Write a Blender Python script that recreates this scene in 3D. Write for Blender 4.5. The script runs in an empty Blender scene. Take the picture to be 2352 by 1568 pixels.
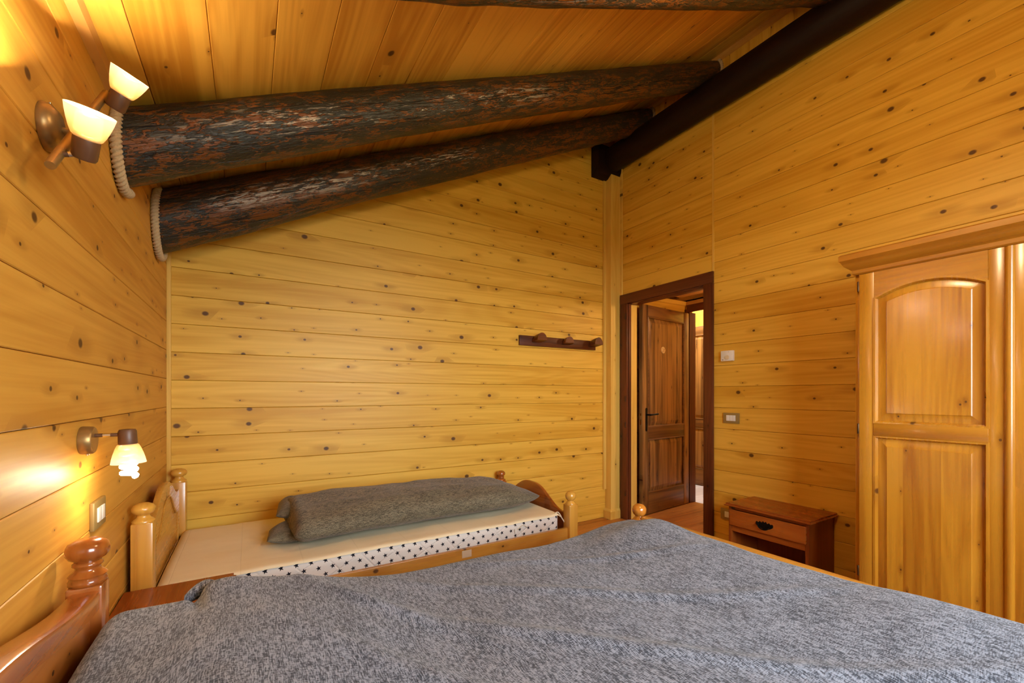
import bpy, bmesh, math, random
from mathutils import Vector, Matrix, noise as mnoise

random.seed(7)
scene = bpy.context.scene
COL = scene.collection
R = math.radians

# ------------------------------------------------------------------ camera
# photograph frame 2352 x 1568, focal length 990 px, horizon at row 905
CX, HC = 0.385, 1.17
YAW = math.atan2(606.0, 990.0)
cam_d = bpy.data.cameras.new('camera')
cam_d.sensor_width = 36.0
cam_d.lens = 990.0 / 2352.0 * 36.0
cam_d.shift_y = (905.0 - 784.0) / 2352.0
cam_d.clip_start = 0.02
cam = bpy.data.objects.new('camera', cam_d)
cam.location = (CX, 0.0, HC)
cam.rotation_euler = (R(90), 0, -YAW)
COL.objects.link(cam)
scene.camera = cam

# ------------------------------------------------------------------ world, daylight, exposure
SKY_STRENGTH = 22.0
world = bpy.data.worlds.new('sky')
scene.world = world
world.use_nodes = True
wn = world.node_tree
wn.nodes.clear()
wb = wn.nodes.new('ShaderNodeBackground')
wb.inputs['Strength'].default_value = SKY_STRENGTH
wo = wn.nodes.new('ShaderNodeOutputWorld')
wb.inputs['Color'].default_value = (0.78, 0.91, 1.0, 1)      # even overcast sky
wn.links.new(wb.outputs[0], wo.inputs['Surface'])

# bedroom window in the rear wall (behind the camera) and a window of the room across the corridor
WX0, WX1, WZ0, WZ1 = 0.85, 2.40, 0.85, 2.13
YR = -0.95                       # rear wall face


def portal(name, loc, rot, sx, sy):
    d = bpy.data.lights.new(name, 'AREA')
    d.shape = 'RECTANGLE'
    d.size, d.size_y = sx, sy
    d.cycles.is_portal = True
    o = bpy.data.objects.new(name, d)
    o.location = loc
    o.rotation_euler = rot
    COL.objects.link(o)


portal('window_daylight', ((WX0 + WX1) / 2, YR - 0.10, (WZ0 + WZ1) / 2), (R(90), 0, 0), WX1 - WX0, WZ1 - WZ0)
portal('far_room_daylight', (4.92, 3.25, 2.47), (0, 0, 0), 0.60, 1.10)

scene.view_settings.view_transform = 'Standard'
scene.view_settings.look = 'None'
scene.view_settings.exposure = 0.15
scene.view_settings.gamma = 1.0
scene.view_settings.use_curve_mapping = False
scene.cycles.use_denoising = True
scene.cycles.max_bounces = 7
scene.cycles.diffuse_bounces = 4
scene.cycles.glossy_bounces = 2
scene.cycles.transparent_max_bounces = 6
scene.cycles.use_adaptive_sampling = True
scene.cycles.adaptive_threshold = 0.07
scene.cycles.adaptive_min_samples = 12
scene.cycles.sample_clamp_indirect = 8.0
scene.cycles.caustics_reflective = False
scene.cycles.caustics_refractive = False

PEND_W = 90.0                    # radiance of the added fill pendant
LAMP_W = 3.2                      # multiplies every lamp of the room

# ------------------------------------------------------------------ room dimensions
W = 3.41                          # right wall face (left wall face is x = 0)
D = 3.038                         # back wall face
ZL, ZR = 2.165, 3.715             # ceiling height at left and right wall
SL = (ZR - ZL) / W
TH = math.atan(SL)


def ceil_z(x):
    return ZL + SL * x


# ------------------------------------------------------------------ node helper
class S:
    def __init__(s, b, k):
        s.b, s.k = b, k

    def _m(s, op, o, rev=False):
        return s.b.math(op, o, s) if rev else s.b.math(op, s, o)

    def __add__(s, o): return s._m('ADD', o)
    def __radd__(s, o): return s._m('ADD', o)
    def __sub__(s, o): return s._m('SUBTRACT', o)
    def __rsub__(s, o): return s._m('SUBTRACT', o, True)
    def __mul__(s, o): return s._m('MULTIPLY', o)
    def __rmul__(s, o): return s._m('MULTIPLY', o)
    def __truediv__(s, o): return s._m('DIVIDE', o)
    def __rtruediv__(s, o): return s._m('DIVIDE', o, True)
    def __pow__(s, o): return s._m('POWER', o)


class B:
    def __init__(s, name):
        s.m = bpy.data.materials.new(name)
        s.m.use_nodes = True
        s.nt = s.m.node_tree
        s.nt.nodes.clear()

    def node(s, t):
        return s.nt.nodes.new(t)

    def put(s, sock, v):
        if isinstance(v, S):
            s.nt.links.new(v.k, sock)
        elif isinstance(v, (tuple, list)) and len(v) == 3 and sock.type == 'RGBA':
            sock.default_value = (*v, 1)
        else:
            sock.default_value = v

    def math(s, op, a, b=None, c=None):
        n = s.node('ShaderNodeMath')
        n.operation = op
        for i, v in enumerate((a, b, c)):
            if v is not None:
                s.put(n.inputs[i], v)
        return S(s, n.outputs[0])

    def sstep(s, x, lo, hi):
        n = s.node('ShaderNodeMapRange')
        n.interpolation_type = 'SMOOTHSTEP'
        s.put(n.inputs['Value'], x)
        s.put(n.inputs['From Min'], lo)
        s.put(n.inputs['From Max'], hi)
        return S(s, n.outputs[0])

    def mix(s, f, a, b, mode='MIX'):
        n = s.node('ShaderNodeMix')
        n.data_type = 'RGBA'
        n.blend_type = mode
        s.put(n.inputs[0], f)
        s.put(n.inputs[6], a)
        s.put(n.inputs[7], b)
        return S(s, n.outputs[2])

    def comb(s, x, y, z):
        n = s.node('ShaderNodeCombineXYZ')
        for i, v in enumerate((x, y, z)):
            s.put(n.inputs[i], v)
        return S(s, n.outputs[0])

    def sep(s, v):
        n = s.node('ShaderNodeSeparateXYZ')
        s.put(n.inputs[0], v)
        return [S(s, o) for o in n.outputs]

    def coord(s, kind='Object'):
        return S(s, s.node('ShaderNodeTexCoord').outputs[kind])

    def rand(s):
        return S(s, s.node('ShaderNodeObjectInfo').outputs['Random'])

    def noise(s, vec, scale=1.0, detail=2.0, rough=0.5, dist=0.0):
        n = s.node('ShaderNodeTexNoise')
        s.put(n.inputs['Vector'], vec)
        s.put(n.inputs['Scale'], scale)
        s.put(n.inputs['Detail'], detail)
        s.put(n.inputs['Roughness'], rough)
        s.put(n.inputs['Distortion'], dist)
        return S(s, n.outputs[0])

    def white(s, v):
        n = s.node('ShaderNodeTexWhiteNoise')
        n.noise_dimensions = '1D'
        s.put(n.inputs['W'], v)
        return S(s, n.outputs['Value'])

    def voro2(s, vec):
        n = s.node('ShaderNodeTexVoronoi')
        n.voronoi_dimensions = '2D'
        s.put(n.inputs['Vector'], vec)
        s.put(n.inputs['Scale'], 1.0)
        return S(s, n.outputs['Position']), S(s, n.outputs['Color'])

    def bump(s, h, strength=0.3, dist=0.01):
        n = s.node('ShaderNodeBump')
        s.put(n.inputs['Height'], h)
        n.inputs['Strength'].default_value = strength
        n.inputs['Distance'].default_value = dist
        return S(s, n.outputs[0])

    def out(s, color, rough=0.5, normal=None, metal=0.0, spec=0.5, emit=None, estr=0.0, sheen=0.0, coat=0.0):
        n = s.node('ShaderNodeBsdfPrincipled')
        s.put(n.inputs['Base Color'], color)
        s.put(n.inputs['Roughness'], rough)
        s.put(n.inputs['Metallic'], metal)
        s.put(n.inputs['Specular IOR Level'], spec)
        s.put(n.inputs['Sheen Weight'], sheen)
        s.put(n.inputs['Coat Weight'], coat)
        n.inputs['Coat Roughness'].default_value = 0.15
        if normal is not None:
            s.put(n.inputs['Normal'], normal)
        if emit is not None:
            s.put(n.inputs['Emission Color'], emit)
            s.put(n.inputs['Emission Strength'], estr)
        o = s.node('ShaderNodeOutputMaterial')
        s.nt.links.new(n.outputs[0], o.inputs['Surface'])
        return s.m


def wood(name, light, dark, knotc=(0.085, 0.027, 0.006), axis='xyz', rough=0.42, kmax=0.0165, kthr=0.40,
         kx=5.6, ky=9.0, grain=1.0, vary=0.25, strips=0.0, spec=0.32, coat=0.0, cath=1.0):
    """softwood: grain along the first letter of axis, face across the second; knots, streaks, per-piece tone"""
    b = B(name)
    c = b.sep(b.coord('Object'))
    d = dict(zip('xyz', c))
    x, y, z = (d[a] for a in axis)
    rnd = b.rand()
    r2 = b.white(rnd * 311.7)
    tone = rnd
    if strips > 0:
        k = b.math('FLOOR', (y + 0.013) / strips)
        sr = b.white(k * 7.31 + rnd * 91.0)
        x = x + sr * 17.0
        tone = sr
    X = x + rnd * 43.0
    Y = y + r2 * 29.0
    pos, colr = b.voro2(b.comb(X * kx, Y * ky, 0.0))
    px, py, _ = b.sep(pos)
    cr, cg, cb = b.sep(colr)
    dx = X - px / kx
    dy = Y - py / ky
    on = b.math('GREATER_THAN', cg, kthr)
    rk = (cr ** 3.0) * (kmax - 0.0026) + 0.0026
    ell = b.math('SQRT', (dx * 0.78) ** 2.0 + dy ** 2.0)
    core = (1.0 - b.sstep(ell, rk * 0.55, rk * 1.1)) * on
    ringk = (1.0 - b.sstep(ell, rk, rk * 1.8)) * on
    halo = (1.0 - b.sstep(b.math('SQRT', (dx * 0.35) ** 2.0 + dy ** 2.0), rk * 0.6, rk * 3.4)) * on
    low = b.noise(b.comb(X * 0.9, Y * 5.0, z * 3.0), 1.0, 1.0)
    gy = Y + low * 0.05 + halo * 0.012
    fine = b.noise(b.comb(X * 1.3, gy * 62.0, z * 30.0), 1.0, 2.0, 0.6)
    streak = b.noise(b.comb(X * 0.55, gy * 17.0, z * 9.0), 1.0, 1.0)
    cathl = b.math('SINE', b.noise(b.comb(X * 0.55, gy * 6.5, z * 4.0), 1.0, 0.0) * 70.0)
    t = b.math('ADD', (fine - 0.5) * 1.05 * grain + (streak - 0.5) * 1.7 * grain + (low - 0.5) * 1.3 + cathl * 0.13 * grain * cath, 0.40)
    t = t + (tone - 0.5) * vary * 2.0 + halo * 0.30 - (ringk - core) * 0.15
    t = b.math('MINIMUM', b.math('MAXIMUM', t, 0.0), 1.0)
    colw = b.mix(t, light, dark)
    colw = b.mix(halo * 0.35, colw, tuple(0.62 * p + 0.38 * q for p, q in zip(dark, knotc)))
    colw = b.mix(core * 0.92, colw, knotc)
    return b.out(colw, b.math('ADD', fine * 0.12, rough - 0.06), spec=spec, coat=coat)


def plain(name, col, rough=0.5, metal=0.0, spec=0.5, var=0.12, scale=14.0):
    b = B(name)
    n = b.noise(b.coord('Object'), scale, 3.0)
    k = (n - 0.5) * (2 * var) + 1.0
    n2 = b.node('ShaderNodeVectorMath')
    n2.operation = 'SCALE'
    n2.inputs[0].default_value = col
    b.put(n2.inputs['Scale'], k)
    return b.out(S(b, n2.outputs[0]), rough, metal=metal, spec=spec)


# wood tones
M = {}
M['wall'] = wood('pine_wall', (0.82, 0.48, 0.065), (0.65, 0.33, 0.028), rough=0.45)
M['wall_l'] = wood('pine_wall_dimmed', (0.72, 0.37, 0.055), (0.56, 0.245, 0.028), rough=0.5)  # same pine as the other walls, darkened to mimic weaker light
M['ceil'] = wood('pine_ceiling', (0.86, 0.46, 0.07), (0.62, 0.27, 0.03), kthr=0.62, kx=4.0, ky=6.0, vary=0.4, cath=1.3)
M['floor'] = wood('floor_plank', (0.50, 0.19, 0.04), (0.30, 0.09, 0.015), rough=0.3, kthr=0.8)
M['trim_v'] = wood('pine_trim', (0.82, 0.52, 0.11), (0.68, 0.37, 0.055), axis='zxy', kthr=0.8)
M['trim_y'] = wood('pine_moulding', (0.70, 0.36, 0.09), (0.55, 0.24, 0.045), axis='yxz', kthr=0.9)
M['bed'] = wood('honey_pine_post', (0.70, 0.36, 0.055), (0.54, 0.23, 0.028), axis='zxy', rough=0.25, kthr=0.85, spec=0.6, coat=0.3)
M['bed_o'] = wood('orange_pine_post', (0.60, 0.22, 0.026), (0.42, 0.125, 0.013), axis='zxy', rough=0.2, kthr=0.9, spec=0.7, coat=0.4)
M['bed_x'] = wood('honey_pine_rail', (0.62, 0.29, 0.045), (0.46, 0.18, 0.022), axis='xzy', rough=0.28, kthr=0.5, kx=4.0, spec=0.6, coat=0.25)
M['bed_y'] = wood('honey_pine_board', (0.60, 0.28, 0.042), (0.44, 0.17, 0.02), axis='yzx', rough=0.28, kthr=0.8, spec=0.6, coat=0.25)
M['dbl'] = wood('amber_pine_post', (0.44, 0.13, 0.02), (0.27, 0.062, 0.008), axis='zxy', rough=0.2, kthr=0.9, spec=0.7, coat=0.5)
M['dbl_y'] = wood('amber_pine_rail', (0.52, 0.17, 0.03), (0.34, 0.085, 0.012), axis='yzx', rough=0.22, kthr=0.8, spec=0.7, coat=0.5)
M['dbl_x'] = wood('amber_pine_side', (0.52, 0.17, 0.03), (0.34, 0.085, 0.012), axis='xzy', rough=0.25, kthr=0.8)
M['ns'] = wood('cherry_stained_top', (0.47, 0.125, 0.018), (0.32, 0.07, 0.009), axis='yxz', rough=0.28, kthr=0.9, spec=0.5)
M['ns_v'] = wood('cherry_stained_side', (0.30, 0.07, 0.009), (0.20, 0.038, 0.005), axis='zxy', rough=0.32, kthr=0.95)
M['ns_f'] = wood('cherry_stained_front', (0.50, 0.135, 0.02), (0.35, 0.08, 0.01), axis='yzx', rough=0.28, kthr=0.95)
M['war'] = wood('varnished_pine_stile', (0.54, 0.235, 0.018), (0.40, 0.145, 0.009), axis='zyx', rough=0.27, kthr=0.85, spec=0.6, coat=0.35)
M['war_y'] = wood('varnished_pine_rail', (0.48, 0.195, 0.015), (0.35, 0.12, 0.008), axis='yzx', rough=0.27, kthr=0.9, spec=0.6, coat=0.35)
M['war_p'] = wood('varnished_pine_panel', (0.57, 0.25, 0.019), (0.36, 0.120, 0.008), axis='zyx', rough=0.27, kthr=0.62,
                  kx=5.0, ky=9.0, kmax=0.012, strips=0.062, vary=0.35, spec=0.6, coat=0.35)
M['frame'] = wood('dark_stained_frame', (0.16, 0.042, 0.012), (0.075, 0.018, 0.006), axis='zyx', knotc=(0.02, 0.006, 0.003), rough=0.4, kthr=0.8)
M['frame_y'] = wood('dark_stained_head', (0.16, 0.042, 0.012), (0.075, 0.018, 0.006), axis='yzx', knotc=(0.02, 0.006, 0.003), rough=0.4, kthr=0.8)
M['door'] = wood('walnut_stained_door', (0.36, 0.17, 0.042), (0.10, 0.036, 0.010), axis='zxy', knotc=(0.05, 0.014, 0.005), rough=0.38, kthr=0.7, strips=0.075, vary=0.3)
M['door_x'] = wood('walnut_stained_rail', (0.22, 0.09, 0.02), (0.09, 0.032, 0.010), axis='xzy', knotc=(0.05, 0.014, 0.005), rough=0.38, kthr=0.8)
M['rack'] = wood('red_brown_rack', (0.17, 0.044, 0.008), (0.07, 0.016, 0.004), axis='xzy', knotc=(0.03, 0.008, 0.003), rough=0.4, kthr=0.8)
M['palefloor'] = wood('pale_floor', (0.80, 0.70, 0.62), (0.62, 0.50, 0.42), kthr=0.98)
M['iron'] = plain('blackened_iron', (0.016, 0.014, 0.013), 0.4, 0.8)
M['bronze'] = plain('aged_bronze', (0.36, 0.21, 0.065), 0.36, 0.6, var=0.25, scale=30)
M['brown_cap'] = plain('brown_socket', (0.14, 0.06, 0.025), 0.42, 0.1, var=0.2)
M['chrome'] = plain('bright_screw', (0.75, 0.7, 0.6), 0.2, 1.0)
M['switchframe'] = plain('olive_bronze_plate', (0.34, 0.23, 0.075), 0.4, 0.2)
M['white'] = plain('white_plastic', (0.80, 0.77, 0.70), 0.35, var=0.03)
M['cream'] = plain('cream_plastic', (0.72, 0.60, 0.40), 0.4, var=0.05)
M['slot'] = plain('dark_slot', (0.02, 0.012, 0.008), 0.6)
M['hinge'] = plain('dark_hinge', (0.10, 0.05, 0.02), 0.35, 0.7)
M['paper'] = plain('paper_label', (0.62, 0.46, 0.30), 0.7)
M['disc'] = plain('pale_wood_disc', (0.78, 0.55, 0.22), 0.5)
M['carve'] = plain('burnt_lettering', (0.24, 0.10, 0.03), 0.6)
M['strap'] = plain('cream_elastic', (0.74, 0.62, 0.44), 0.8)
M['grass'] = plain('meadow', (0.10, 0.14, 0.05), 0.9, var=0.4, scale=2.0)


WEAR_ANG = -1.9


def make_log_mat():
    b = B('stained_log')
    x, y, z = b.sep(b.coord('Object'))
    rnd = b.rand()
    ang = b.math('ARCTAN2', y, z)
    X = x + rnd * 31.0
    v = b.comb(X * 4.0, ang * 2.0, rnd * 9.0)
    film = b.noise(b.comb(X * 11.0, ang * 4.2, 0.0), 1.0, 3.0, 0.6, 0.6)
    film2 = b.noise(b.comb(X * 46.0, ang * 19.0, 3.0), 1.0, 2.0, 0.6, 0.6)
    low = b.noise(b.comb(X * 1.1, ang * 0.7, 5.0), 1.0, 1.0)
    m = b.sstep(film * 0.55 + film2 * 0.45 + (low - 0.5) * 0.25, 0.505, 0.545)
    fibre = b.noise(b.comb(X * 7.0, ang * 46.0, 0.0), 1.0, 2.0)
    rust = b.mix(fibre, (0.25, 0.080, 0.011), (0.08, 0.024, 0.005))
    grey = b.mix(fibre, (0.046, 0.038, 0.024), (0.011, 0.009, 0.006))
    col = b.mix(m, grey, rust)
    # pale chalky wear along the flank that faces the room
    wear = b.noise(b.comb(X * 10.0, ang * 9.0, 8.0), 1.0, 4.0, 0.72, 0.9)
    flank = b.sstep(b.math('ABSOLUTE', ang - WEAR_ANG), 0.62, 0.08)
    along = b.sstep(b.math('ABSOLUTE', x - 1.05), 1.1, 0.55)
    wm = b.sstep(wear * 0.85 + low * 0.35, 0.64, 0.71) * flank * along
    col = b.mix(wm * 0.85, col, (0.60, 0.52, 0.43))
    crack = b.math('ABSOLUTE', b.noise(b.comb(X * 0.9, ang * 3.0, 2.0), 1.0, 2.0, 0.6) - 0.5)
    cm = 1.0 - b.sstep(crack, 0.003, 0.010)
    col = b.mix(cm * 0.9, col, (0.006, 0.004, 0.003))
    nrm = b.bump(film2 * 0.8 + m * 0.5 - cm * 1.2, 0.7, 0.006)
    return b.out(col, b.math('ADD', film2 * 0.3, 0.3), nrm, spec=0.45)


M['log'] = make_log_mat()


def make_dark_log():
    b = B('dark_purlin_log')
    x, y, z = b.sep(b.coord('Object'))
    f = b.noise(b.comb(x * 3.0, y * 22.0, z * 22.0), 1.0, 4.0, 0.6)
    col = b.mix(f, (0.016, 0.0055, 0.003), (0.007, 0.003, 0.002))
    return b.out(col, 0.5, b.bump(f, 0.4, 0.006), spec=0.2)


M['darklog'] = make_dark_log()


def make_rope_mat():
    b = B('rope_fibre')
    n = b.noise(b.coord('Object'), 220.0, 3.0)
    return b.out(b.mix(n, (0.66, 0.50, 0.30), (0.42, 0.28, 0.13)), 0.9, b.bump(n, 0.4, 0.002), spec=0.2)


M['rope'] = make_rope_mat()


def make_weave(name, ca, cb, cc):
    """heathered slub weave, uv in metres, strong slubs along u, finer ones along v"""
    b = B(name)
    u, v, _ = b.sep(b.coord('UV'))
    wob = b.noise(b.comb(u * 9.0, v * 9.0, 1.0), 1.0, 2.0) * 0.02
    s1 = b.noise(b.comb(u * 62.0, (v + wob) * 380.0, 0.0), 1.0, 2.0, 0.6)
    s2 = b.noise(b.comb((u + wob) * 360.0, v * 95.0, 4.0), 1.0, 2.0, 0.6)
    big = b.noise(b.comb(u * 7.0, v * 11.0, 9.0), 1.0, 3.0, 0.6)
    mid = b.noise(b.comb(u * 30.0, v * 90.0, 2.0), 1.0, 2.0)
    t = (s1 - 0.5) * 1.9 + (s2 - 0.5) * 1.5 + (big - 0.5) * 0.55 + (mid - 0.5) * 0.8 + 0.5
    t = b.sstep(t, 0.18, 0.86)
    col = b.mix(t, ca, cb)
    dk = b.sstep(s2 * 0.6 + s1 * 0.5 + (big - 0.5) * 0.3, 0.44, 0.34)
    col = b.mix(dk * 0.8, col, cc)
    nrm = b.bump(s1 * 0.6 + s2 * 0.6, 0.35, 0.003)
    return b.out(col, 0.85, nrm, spec=0.2, sheen=0.15)


M['duvet'] = make_weave('slub_weave_grey', (0.040, 0.046, 0.062), (0.285, 0.315, 0.38), (0.015, 0.017, 0.024))
M['duvet2'] = make_weave('slub_weave_lamplit', (0.055, 0.045, 0.028), (0.26, 0.21, 0.13), (0.012, 0.010, 0.007))  # same fabric as the grey duvet, browned to imitate warm lamp light


def make_sheet():
    b = B('cream_cotton')
    u, v, _ = b.sep(b.coord('UV'))
    n = b.noise(b.comb(u * 6, v * 14, 0.0), 1.0, 3.0)
    g = b.math('ABSOLUTE', b.math('FRACT', u * 4.2) - 0.5)
    line = 1.0 - b.sstep(g, 0.0, 0.012)
    col = b.mix(n, (0.92, 0.80, 0.55), (0.85, 0.71, 0.46))
    col = b.mix(line * 0.15, col, (0.5, 0.4, 0.25))
    return b.out(col, 0.85, b.bump(n * 1.0 - line * 0.3, 0.2, 0.01), spec=0.2)


M['sheet'] = make_sheet()


def make_stars():
    """white ticking printed with staggered five-pointed stars, uv in metres, quilted"""
    b = B('star_print_ticking')
    u, v, _ = b.sep(b.coord('UV'))
    px, py = 0.060, 0.031
    row = b.math('FLOOR', v / py)
    odd = b.math('FLOORED_MODULO', row, 2.0)
    uu = u / px + odd * 0.5
    a = (b.math('FRACT', uu) - 0.5) * px
    c = (b.math('FRACT', v / py) - 0.5) * py
    r = b.math('SQRT', a * a + c * c)
    th = b.math('ARCTAN2', a, c) + 0.25
    k = 2 * math.pi / 5
    seg = b.math('ABSOLUTE', b.math('FLOORED_MODULO', th + k / 2, k) - k / 2)
    Ro, Ri = 0.0125, 0.0050
    num = Ro * Ri * math.sin(k / 2)
    den = Ri * b.math('SINE', k / 2 - seg) + Ro * b.math('SINE', seg)
    inside = 1.0 - b.sstep(r - num / den, -0.0004, 0.0005)
    q1 = b.math('ABSOLUTE', b.math('FRACT', u * 7.0 + v * 6.0) - 0.5)
    q2 = b.math('ABSOLUTE', b.math('FRACT', u * 5.0 - v * 9.0) - 0.5)
    q = b.math('MINIMUM', b.sstep(q1, 0.0, 0.06), b.sstep(q2, 0.0, 0.06))
    col = b.mix(inside, (0.74, 0.68, 0.62), (0.012, 0.012, 0.02))
    return b.out(col, 0.8, b.bump(q, 0.35, 0.01), spec=0.2)


M['stars'] = make_stars()


def make_glass():
    b = B('amber_frosted_glass')
    z = b.sep(b.coord('Object'))[2]
    t = b.sstep(z, 0.0, 0.055)
    n = b.noise(b.coord('Object'), 25.0, 2.0)
    col = b.mix(b.math('MINIMUM', t * 0.9 + (n - 0.5) * 0.3, 1.0), (1.0, 0.56, 0.16), (1.0, 0.86, 0.56))
    b.out((0.85, 0.6, 0.3), 0.3, emit=col, estr=t * 0.62 + 0.42)
    nt = b.nt
    o = [k for k in nt.nodes if k.type == 'OUTPUT_MATERIAL'][0]
    p = [k for k in nt.nodes if k.type == 'BSDF_PRINCIPLED'][0]
    tr = b.node('ShaderNodeBsdfTransparent')
    tr.inputs[0].default_value = (1.0, 0.80, 0.52, 1)
    mx = b.node('ShaderNodeMixShader')
    mx.inputs[0].default_value = 0.22
    nt.links.new(p.outputs[0], mx.inputs[1])
    nt.links.new(tr.outputs[0], mx.inputs[2])
    nt.links.new(mx.outputs[0], o.inputs['Surface'])
    return b.m


def make_emit(name, col, st):
    b = B(name)
    return b.out((0.9, 0.9, 0.9), 0.4, emit=col, estr=st)


M['shade'] = make_glass()
M['bulb'] = make_emit('lit_bulb', (1.0, 0.88, 0.66), 12.0)


def make_pane():
    b = B('window_glass')
    t = b.node('ShaderNodeBsdfTransparent')
    g = b.node('ShaderNodeBsdfGlossy')
    g.inputs['Roughness'].default_value = 0.02
    m = b.node('ShaderNodeMixShader')
    m.inputs[0].default_value = 0.06
    o = b.node('ShaderNodeOutputMaterial')
    b.nt.links.new(t.outputs[0], m.inputs[1])
    b.nt.links.new(g.outputs[0], m.inputs[2])
    b.nt.links.new(m.outputs[0], o.inputs['Surface'])
    return b.m


M['pane'] = make_pane()


# ------------------------------------------------------------------ mesh helper
class MB:
    def __init__(s):
        s.bm = bmesh.new()

    def loft(s, loops, cap0=True, cap1=True, closed=True):
        rows = [[s.bm.verts.new(p) for p in lp] for lp in loops]
        n = len(rows[0])
        for a, b in zip(rows[:-1], rows[1:]):
            for i in range(n if closed else n - 1):
                j = (i + 1) % n
                s.bm.faces.new((a[i], a[j], b[j], b[i]))
        if cap0:
            s.bm.faces.new(rows[0][::-1])
        if cap1:
            s.bm.faces.new(rows[-1])
        return s

    def prism(s, poly, vec):
        vec = Vector(vec)
        return s.loft([[Vector(p) for p in poly], [Vector(p) + vec for p in poly]])

    def box(s, x0, x1, y0, y1, z0, z1, bev=0.0, seg=2):
        t = bmesh.new()
        vs = [t.verts.new((x, y, z)) for x in (x0, x1) for y in (y0, y1) for z in (z0, z1)]
        for q in ((0, 1, 3, 2), (4, 6, 7, 5), (0, 4, 5, 1), (2, 3, 7, 6), (0, 2, 6, 4), (1, 5, 7, 3)):
            t.faces.new([vs[i] for i in q])
        if bev > 0:
            bmesh.ops.bevel(t, geom=list(t.edges), offset=bev, segments=seg, profile=0.5, affect='EDGES', clamp_overlap=True)
        me = bpy.data.meshes.new('tmp')
        t.to_mesh(me)
        t.free()
        s.bm.from_mesh(me)
        bpy.data.meshes.remove(me)
        return s

    def lathe(s, prof, n=24, mat=None):
        mat = mat or Matrix.Identity(4)
        loops = []
        for r, z in prof:
            r = max(r, 0.0004)
            loops.append([mat @ Vector((r * math.cos(2 * math.pi * k / n), r * math.sin(2 * math.pi * k / n), z)) for k in range(n)])
        return s.loft(loops)

    def tube(s, pts, rad, n=10, cap=True, lobes=0, twist=0.0, amp=0.0, ring=False):
        pts = [Vector(p) for p in pts]
        N = len(pts)
        loops = []
        up = None
        L = 0.0
        for i, p in enumerate(pts):
            if ring:
                t = pts[(i + 1) % N] - pts[i - 1]
            else:
                t = pts[min(i + 1, N - 1)] - pts[max(i - 1, 0)]
            t.normalize()
            if up is None:
                up = t.orthogonal().normalized()
            up = (up - t * up.dot(t)).normalized()
            w = t.cross(up)
            if i:
                L += (p - pts[i - 1]).length
            r = rad[i] if isinstance(rad, (list, tuple)) else rad
            lp = []
            for k in range(n):
                a = 2 * math.pi * k / n
                rr = r
                if lobes:
                    rr = r * (1 - amp + amp * abs(math.cos(0.5 * lobes * (a - twist * L))) * 1.6)
                lp.append(p + (up * math.cos(a) + w * math.sin(a)) * rr)
            loops.append(lp)
        if ring:
            loops.append(loops[0])
        return s.loft(loops, cap and not ring, cap and not ring)

    def done(s, name, m, parent=None, smooth=None, flip=False):
        bmesh.ops.recalc_face_normals(s.bm, faces=s.bm.faces)
        me = bpy.data.meshes.new(name)
        s.bm.to_mesh(me)
        s.bm.free()
        if smooth is not None:
            for p in me.polygons:
                p.use_smooth = True
            me.set_sharp_from_angle(angle=R(smooth))
        me.materials.append(m)
        return link(name, me, parent)


def link(name, me, parent=None):
    o = bpy.data.objects.new(name, me)
    COL.objects.link(o)
    if parent is not None:
        o.parent = parent
    return o


def tag(o, label=None, cat=None, group=None, kind=None):
    if label:
        o['label'] = label
    if cat:
        o['category'] = cat
    if group:
        o['group'] = group
    if kind:
        o['kind'] = kind
    return o


def empty(name, loc=(0, 0, 0), rz=0.0):
    o = bpy.data.objects.new(name, None)
    o.empty_display_size = 0.05
    o.location = loc
    o.rotation_euler = (0, 0, rz)
    COL.objects.link(o)
    return o


def struct(name, mb, m, smooth=None):
    return tag(mb.done(name, m, smooth=smooth), kind='structure')


def grid_mesh(name, pts, nu, nv, m, uv=None, parent=None, closed_u=False):
    """pts: nu*nv list (u-major); uv: function index -> (u, v)"""
    faces = []
    for i in range(nu if closed_u else nu - 1):
        i2 = (i + 1) % nu
        for j in range(nv - 1):
            faces.append((i * nv + j, i2 * nv + j, i2 * nv + j + 1, i * nv + j + 1))
    me = bpy.data.meshes.new(name)
    me.from_pydata([tuple(p) for p in pts], [], faces)
    if uv:
        lay = me.uv_layers.new(name='UVMap')
        for poly in me.polygons:
            for li, vi in zip(poly.loop_indices, poly.vertices):
                lay.data[li].uv = uv(vi)
    for p in me.polygons:
        p.use_smooth = True
    me.materials.append(m)
    return link(name, me, parent)


# ------------------------------------------------------------------ boards
BOARD_CACHE = {}


def board(parent, name, origin, X, Y, length, width, mat, thick=0.016, cham=0.0022, gap=0.0008, cut0=0.0, cut1=0.0):
    """plank: X runs along, Y across, thickness along X x Y with the show face on top (local z = 0).
    cut0 / cut1 shift the two ends across the width (sloping cuts)."""
    key = (round(length, 4), round(width, 4), thick, cham, gap, round(cut0, 4), round(cut1, 4), mat.name)
    me = BOARD_CACHE.get(key)
    if me is None:
        w0, w1 = gap, width - gap
        sec = [(w0, -thick), (w0, -cham), (w0 + cham, 0.0), (w1 - cham, 0.0), (w1, -cham), (w1, -thick)]
        mb = MB()
        mb.loft([[Vector((cut0 * y / width + gap, y, z)) for y, z in sec],
                 [Vector((length + cut1 * y / width - gap, y, z)) for y, z in sec]])
        bmesh.ops.recalc_face_normals(mb.bm, faces=mb.bm.faces)
        me = bpy.data.meshes.new(name)
        mb.bm.to_mesh(me)
        mb.bm.free()
        me.materials.append(mat)
        BOARD_CACHE[key] = me
    o = link(name, me, parent)
    X, Y = Vector(X), Vector(Y)
    Z = X.cross(Y)
    mw = Matrix((X, Y, Z)).transposed().to_4x4()
    mw.translation = Vector(origin)
    o.matrix_local = mw
    return o


PITCH = 0.1582
BT = 0.016
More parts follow.
